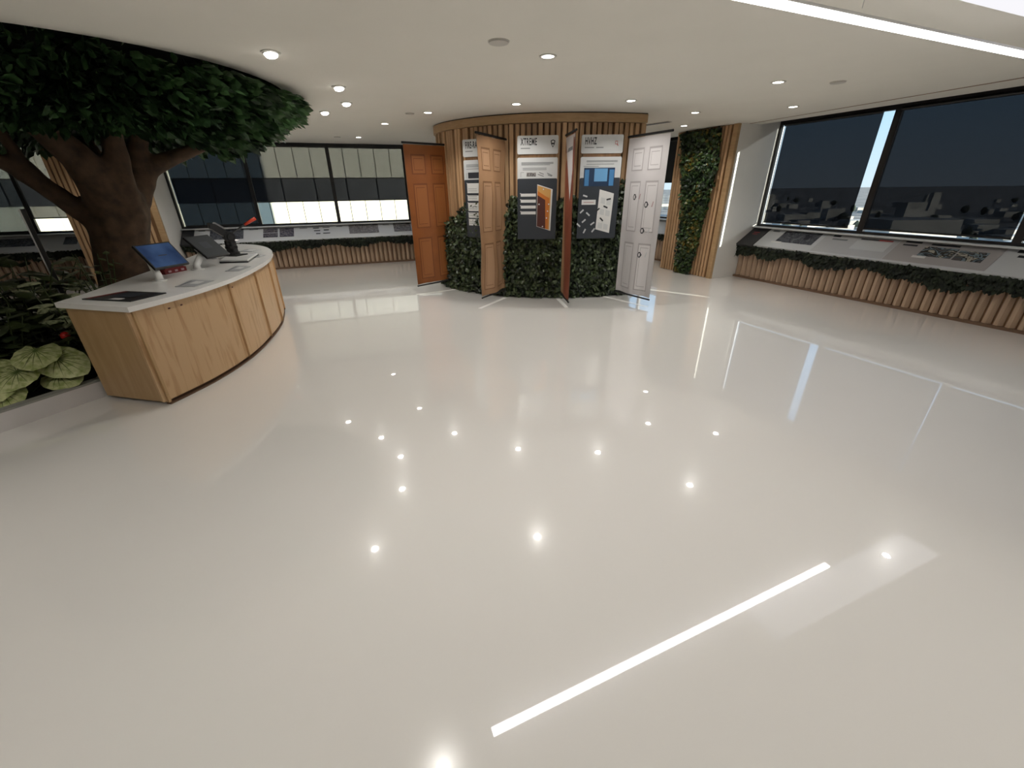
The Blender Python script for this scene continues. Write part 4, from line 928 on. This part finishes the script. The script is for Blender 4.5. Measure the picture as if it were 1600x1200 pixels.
for x, y, tl, lab in ((-1.87, 4.06, 1, 'tilted round ceiling lamp nearest the tree crown edge, largest of the tilted ones'), (-1.79, 5.28, 1, 'tilted ceiling lamp second from the viewer along the tree'), (-2.03, 6.17, 1, 'tilted ceiling lamp third from the viewer along the tree'),
                      (-2.56, 6.81, 1, 'tilted ceiling lamp fourth from the viewer along the tree'), (-3.42, 7.43, 1, 'tilted ceiling lamp partly behind the leaf tips of the tree'), (-2.05, 8.0, 0, 'round ceiling lamp above the orange door banner, off its far side'),
                      (-3.11, 9.89, 0, 'round ceiling lamp closest to the far bright windows'), (-1.15, 6.95, 0, 'round ceiling lamp just off the left end of the drum cornice'), (.10, 6.38, 0, 'round ceiling lamp before the drum above the tan door banner'),
                      (1.55, 6.24, 0, 'round ceiling lamp before the drum above the HVHZ sign'), (.33, 4.25, 0, 'large near round ceiling lamp beside the round ceiling sensor'), (2.77, 7.24, 0, 'round ceiling lamp off the end of the drum cornice above the white banner'),
                      (3.16, 8.70, 0, 'small round ceiling lamp beside the slatted leafy column top'), (3.97, 6.83, 0, 'round ceiling lamp nearest the right-hand window top'), (2.86, 5.30, 0, 'round ceiling lamp left of the small flat sensor on the right side')):
    downlight(x * k, y * k, lab, tl)
for x, y in ((4.9, 3.9), (-.62, 1.75), (2.3, .6), (-3.4, 1.2), (-2.0, -.8), (.8, -1.2), (3.6, -1.4), (-5.0, -1.6), (-.6, -3.4), (3.0, -3.4), (-7.0, 1.0), (-7.2, 8.2), (-5.4, 9.3), (2.1, 10.9)):  # last one, hidden by the drum, is added to brighten the bench there
    downlight(x, y, 'round ceiling lamp out of view behind or beside the viewer; one behind the drum is added fill')
for x, y, r_, lab in ((-.07, 3.91, .075, 'round flat ceiling sensor before the large near lamp'), (3.56, 5.40, .07, 'flat grey ceiling sensor beyond the linear lamp on the right side'), (-1.44, 7.10, .06, 'small flat ceiling sensor above the orange door banner'), (-3.56, 9.92, .06, 'small flat ceiling sensor close to the far windows')):
    e = thing('ceiling_sensor', (x, y, CEIL), lab, 'sensor'); obj('sensor_cover', G().disc((x, y), 0, r_, CEIL - .012, CEIL, 24), 'detector', e); obj('sensor_rim', G().disc((x, y), r_, r_ + .008, CEIL - .004, CEIL + .001, 24), 'trim_ring', e)
e = thing('air_vent', (2.55, 8.5, CEIL), 'grey slotted air vent in the ceiling beside the drum cornice', 'vent')
F = frame((2.38, 8.75, CEIL), (.30, -.42, 0))
obj('vent_frame', G().box((0, -.06, -.006), (.62, .06, .001), F), 'detector', e)
for i in range(4): obj('vent_slat', G().box((.02, -.048 + .026 * i, -.010), (.60, -.036 + .026 * i, -.006), F), 'print_mid', e)
# linear lamp hanging just below the ceiling, and a glowing sheet standing in for brighter-lit ceiling beyond
F = frame((-.20, 1.90, 2.49), (4.04, 1.68, 0)); LL = 4.36
e = thing('linear_pendant', F(LL / 2, 0, 0), 'long white linear lamp hanging below the ceiling across the near right side', 'ceiling light')
obj('diffuser', G().box((0, -.029, -.006), (LL, .029, .006), F), 'linear_glow', e); obj('housing', G().box((0, -.028, .006), (LL, .028, .02), F), 'white_plastic', e)
for x in (.3, 2.2, 4.1): obj('hanging_wire', G().tube([F(x, 0, .05), F(x, 0, CEIL - 2.49)], .0015, 5), 'steel', e)
ld = bpy.data.lights.new('linear', 'AREA'); ld.shape = 'RECTANGLE'; ld.size = LL; ld.size_y = .07; ld.energy = 13; ld.color = (1, .97, .95); ld.spread = math.radians(150)
lo = bpy.data.objects.new('linear_lamp', ld); COL.objects.link(lo); c = F(LL / 2, 0, -.02); lo.location = c; lo.rotation_euler = (0, 0, math.atan2(1.68, 4.04))
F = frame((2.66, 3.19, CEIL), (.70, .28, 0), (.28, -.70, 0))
e = thing('ceiling_lit_patch', F(1.5, .2, -.02), 'pale glowing sheet standing in for brighter-lit ceiling beyond the linear lamp at the top corner', 'ceiling light')
obj('patch_backing', G().box((-.008, -.008, -.006), (3.008, .438, .001), F), 'ceiling', e); obj('patch_glow', G().box((0, 0, -.008), (3.0, .43, -.006), F), 'ceiling_glow', e)

# ------------------------------------------------------------------ outside: building opposite, city far below
ob = thing('opposite_building', W2(5, 20, -30), 'sunlit pale office building opposite the far windows, dark window band across it', 'building')
FO = 18.2
obj('building_body', G().box((-45, FO + .3, -30), (18, FO + 20, 30), W2), 'facade_body', ob)
pm = mesh('facade_panel', G().box((.022, 0, .012), (.878, .3, 2.676)), 'facade')
xm = Matrix(((D2.x, N2.x, 0, 0), (D2.y, N2.y, 0, 0), (0, 0, 1, 0), (0, 0, 0, 1)))
wm = mesh('window_band', G().box((0, .18, 0), (1.78, .24, 1.25)), 'facade_glass'); mm_ = mesh('band_mullion', G().box((-.02, .1, 0), (.02, .25, 1.25)), 'frame_black')
for zi in range(-2, 3):
    z0 = 2.40 + 3.95 * zi
    for i in range(-20, 20):
        link('facade_panel', pm, ob, Matrix.Translation(W2(i * .9, FO, z0)) @ xm) if abs(zi) < 2 else None
    if abs(zi) < 2:
        for i in range(-10, 10):
            link('window_band', wm, ob, Matrix.Translation(W2(i * 1.8, FO, z0 - 1.26)) @ xm); link('band_mullion', mm_, ob, Matrix.Translation(W2(i * 1.8, FO, z0 - 1.26)) @ xm)
struct('ground', G().box((-5000, -5000, -30.5), (5000, 5000, -30)), 'ground_far')
tag(link('distant_city', None), None, None) if False else None
g = G(); gt = G()
for i in range(2400):
    a_ = R.uniform(-.75, 1.25); r_ = 90 * (1 / (1 - R.random() * .93)); d_ = N1 * math.cos(a_) - D1 * math.sin(a_)
    p = d_ * r_; s_ = R.uniform(3, 11); h = R.uniform(3, 8) * (3 if R.random() < .03 else 1)
    if (p - A2).dot(N2) > 8 and (p - A2).dot(D2) < 40: continue
    if i % 3: g.box((p.x - s_, p.y - s_ * .6, -30), (p.x + s_, p.y + s_ * .6, -30 + h))
    else: gt.tube([(p.x, p.y, -30), (p.x, p.y, -27), (p.x, p.y, -24), (p.x, p.y, -21.5)], [1, s_ * .5, s_ * .45, .5], 6)
o = link('distant_houses', fast_mesh('distant_houses', g, 'city_wall')); tag(o, 'low houses of the city spreading to the horizon beyond the dark windows', 'city', None, 'stuff')
o = link('distant_trees', fast_mesh('distant_trees', gt, 'city_tree')); tag(o, 'dark tree crowns between the city houses beyond the windows', 'trees', None, 'stuff')
c = A1 + D1 * 2.0 + N1 * 75
e = thing('beige_tower', c, 'beige block with a flat roof seen through the wide dark shade', 'building')
F = frame((46.5, 22.5, -30), D1, N1)
F = frame((*(Vector((0, 0)) + Vector((62.0, 54.0))), -30), D1, N1)
obj('tower_wall', G().box((0, 0, 0), (5.5, 9, 24.5), F), 'city_beige', e); obj('tower_roof', G().box((-.3, -.3, 24.5), (5.8, 9.3, 25), F), 'city_wall', e)
for i in range(3): obj('tower_fin', G().box((.5 + 1.8 * i, -.25, 0), (1.1 + 1.8 * i, 0, 24.4), F), 'city_wall', e)
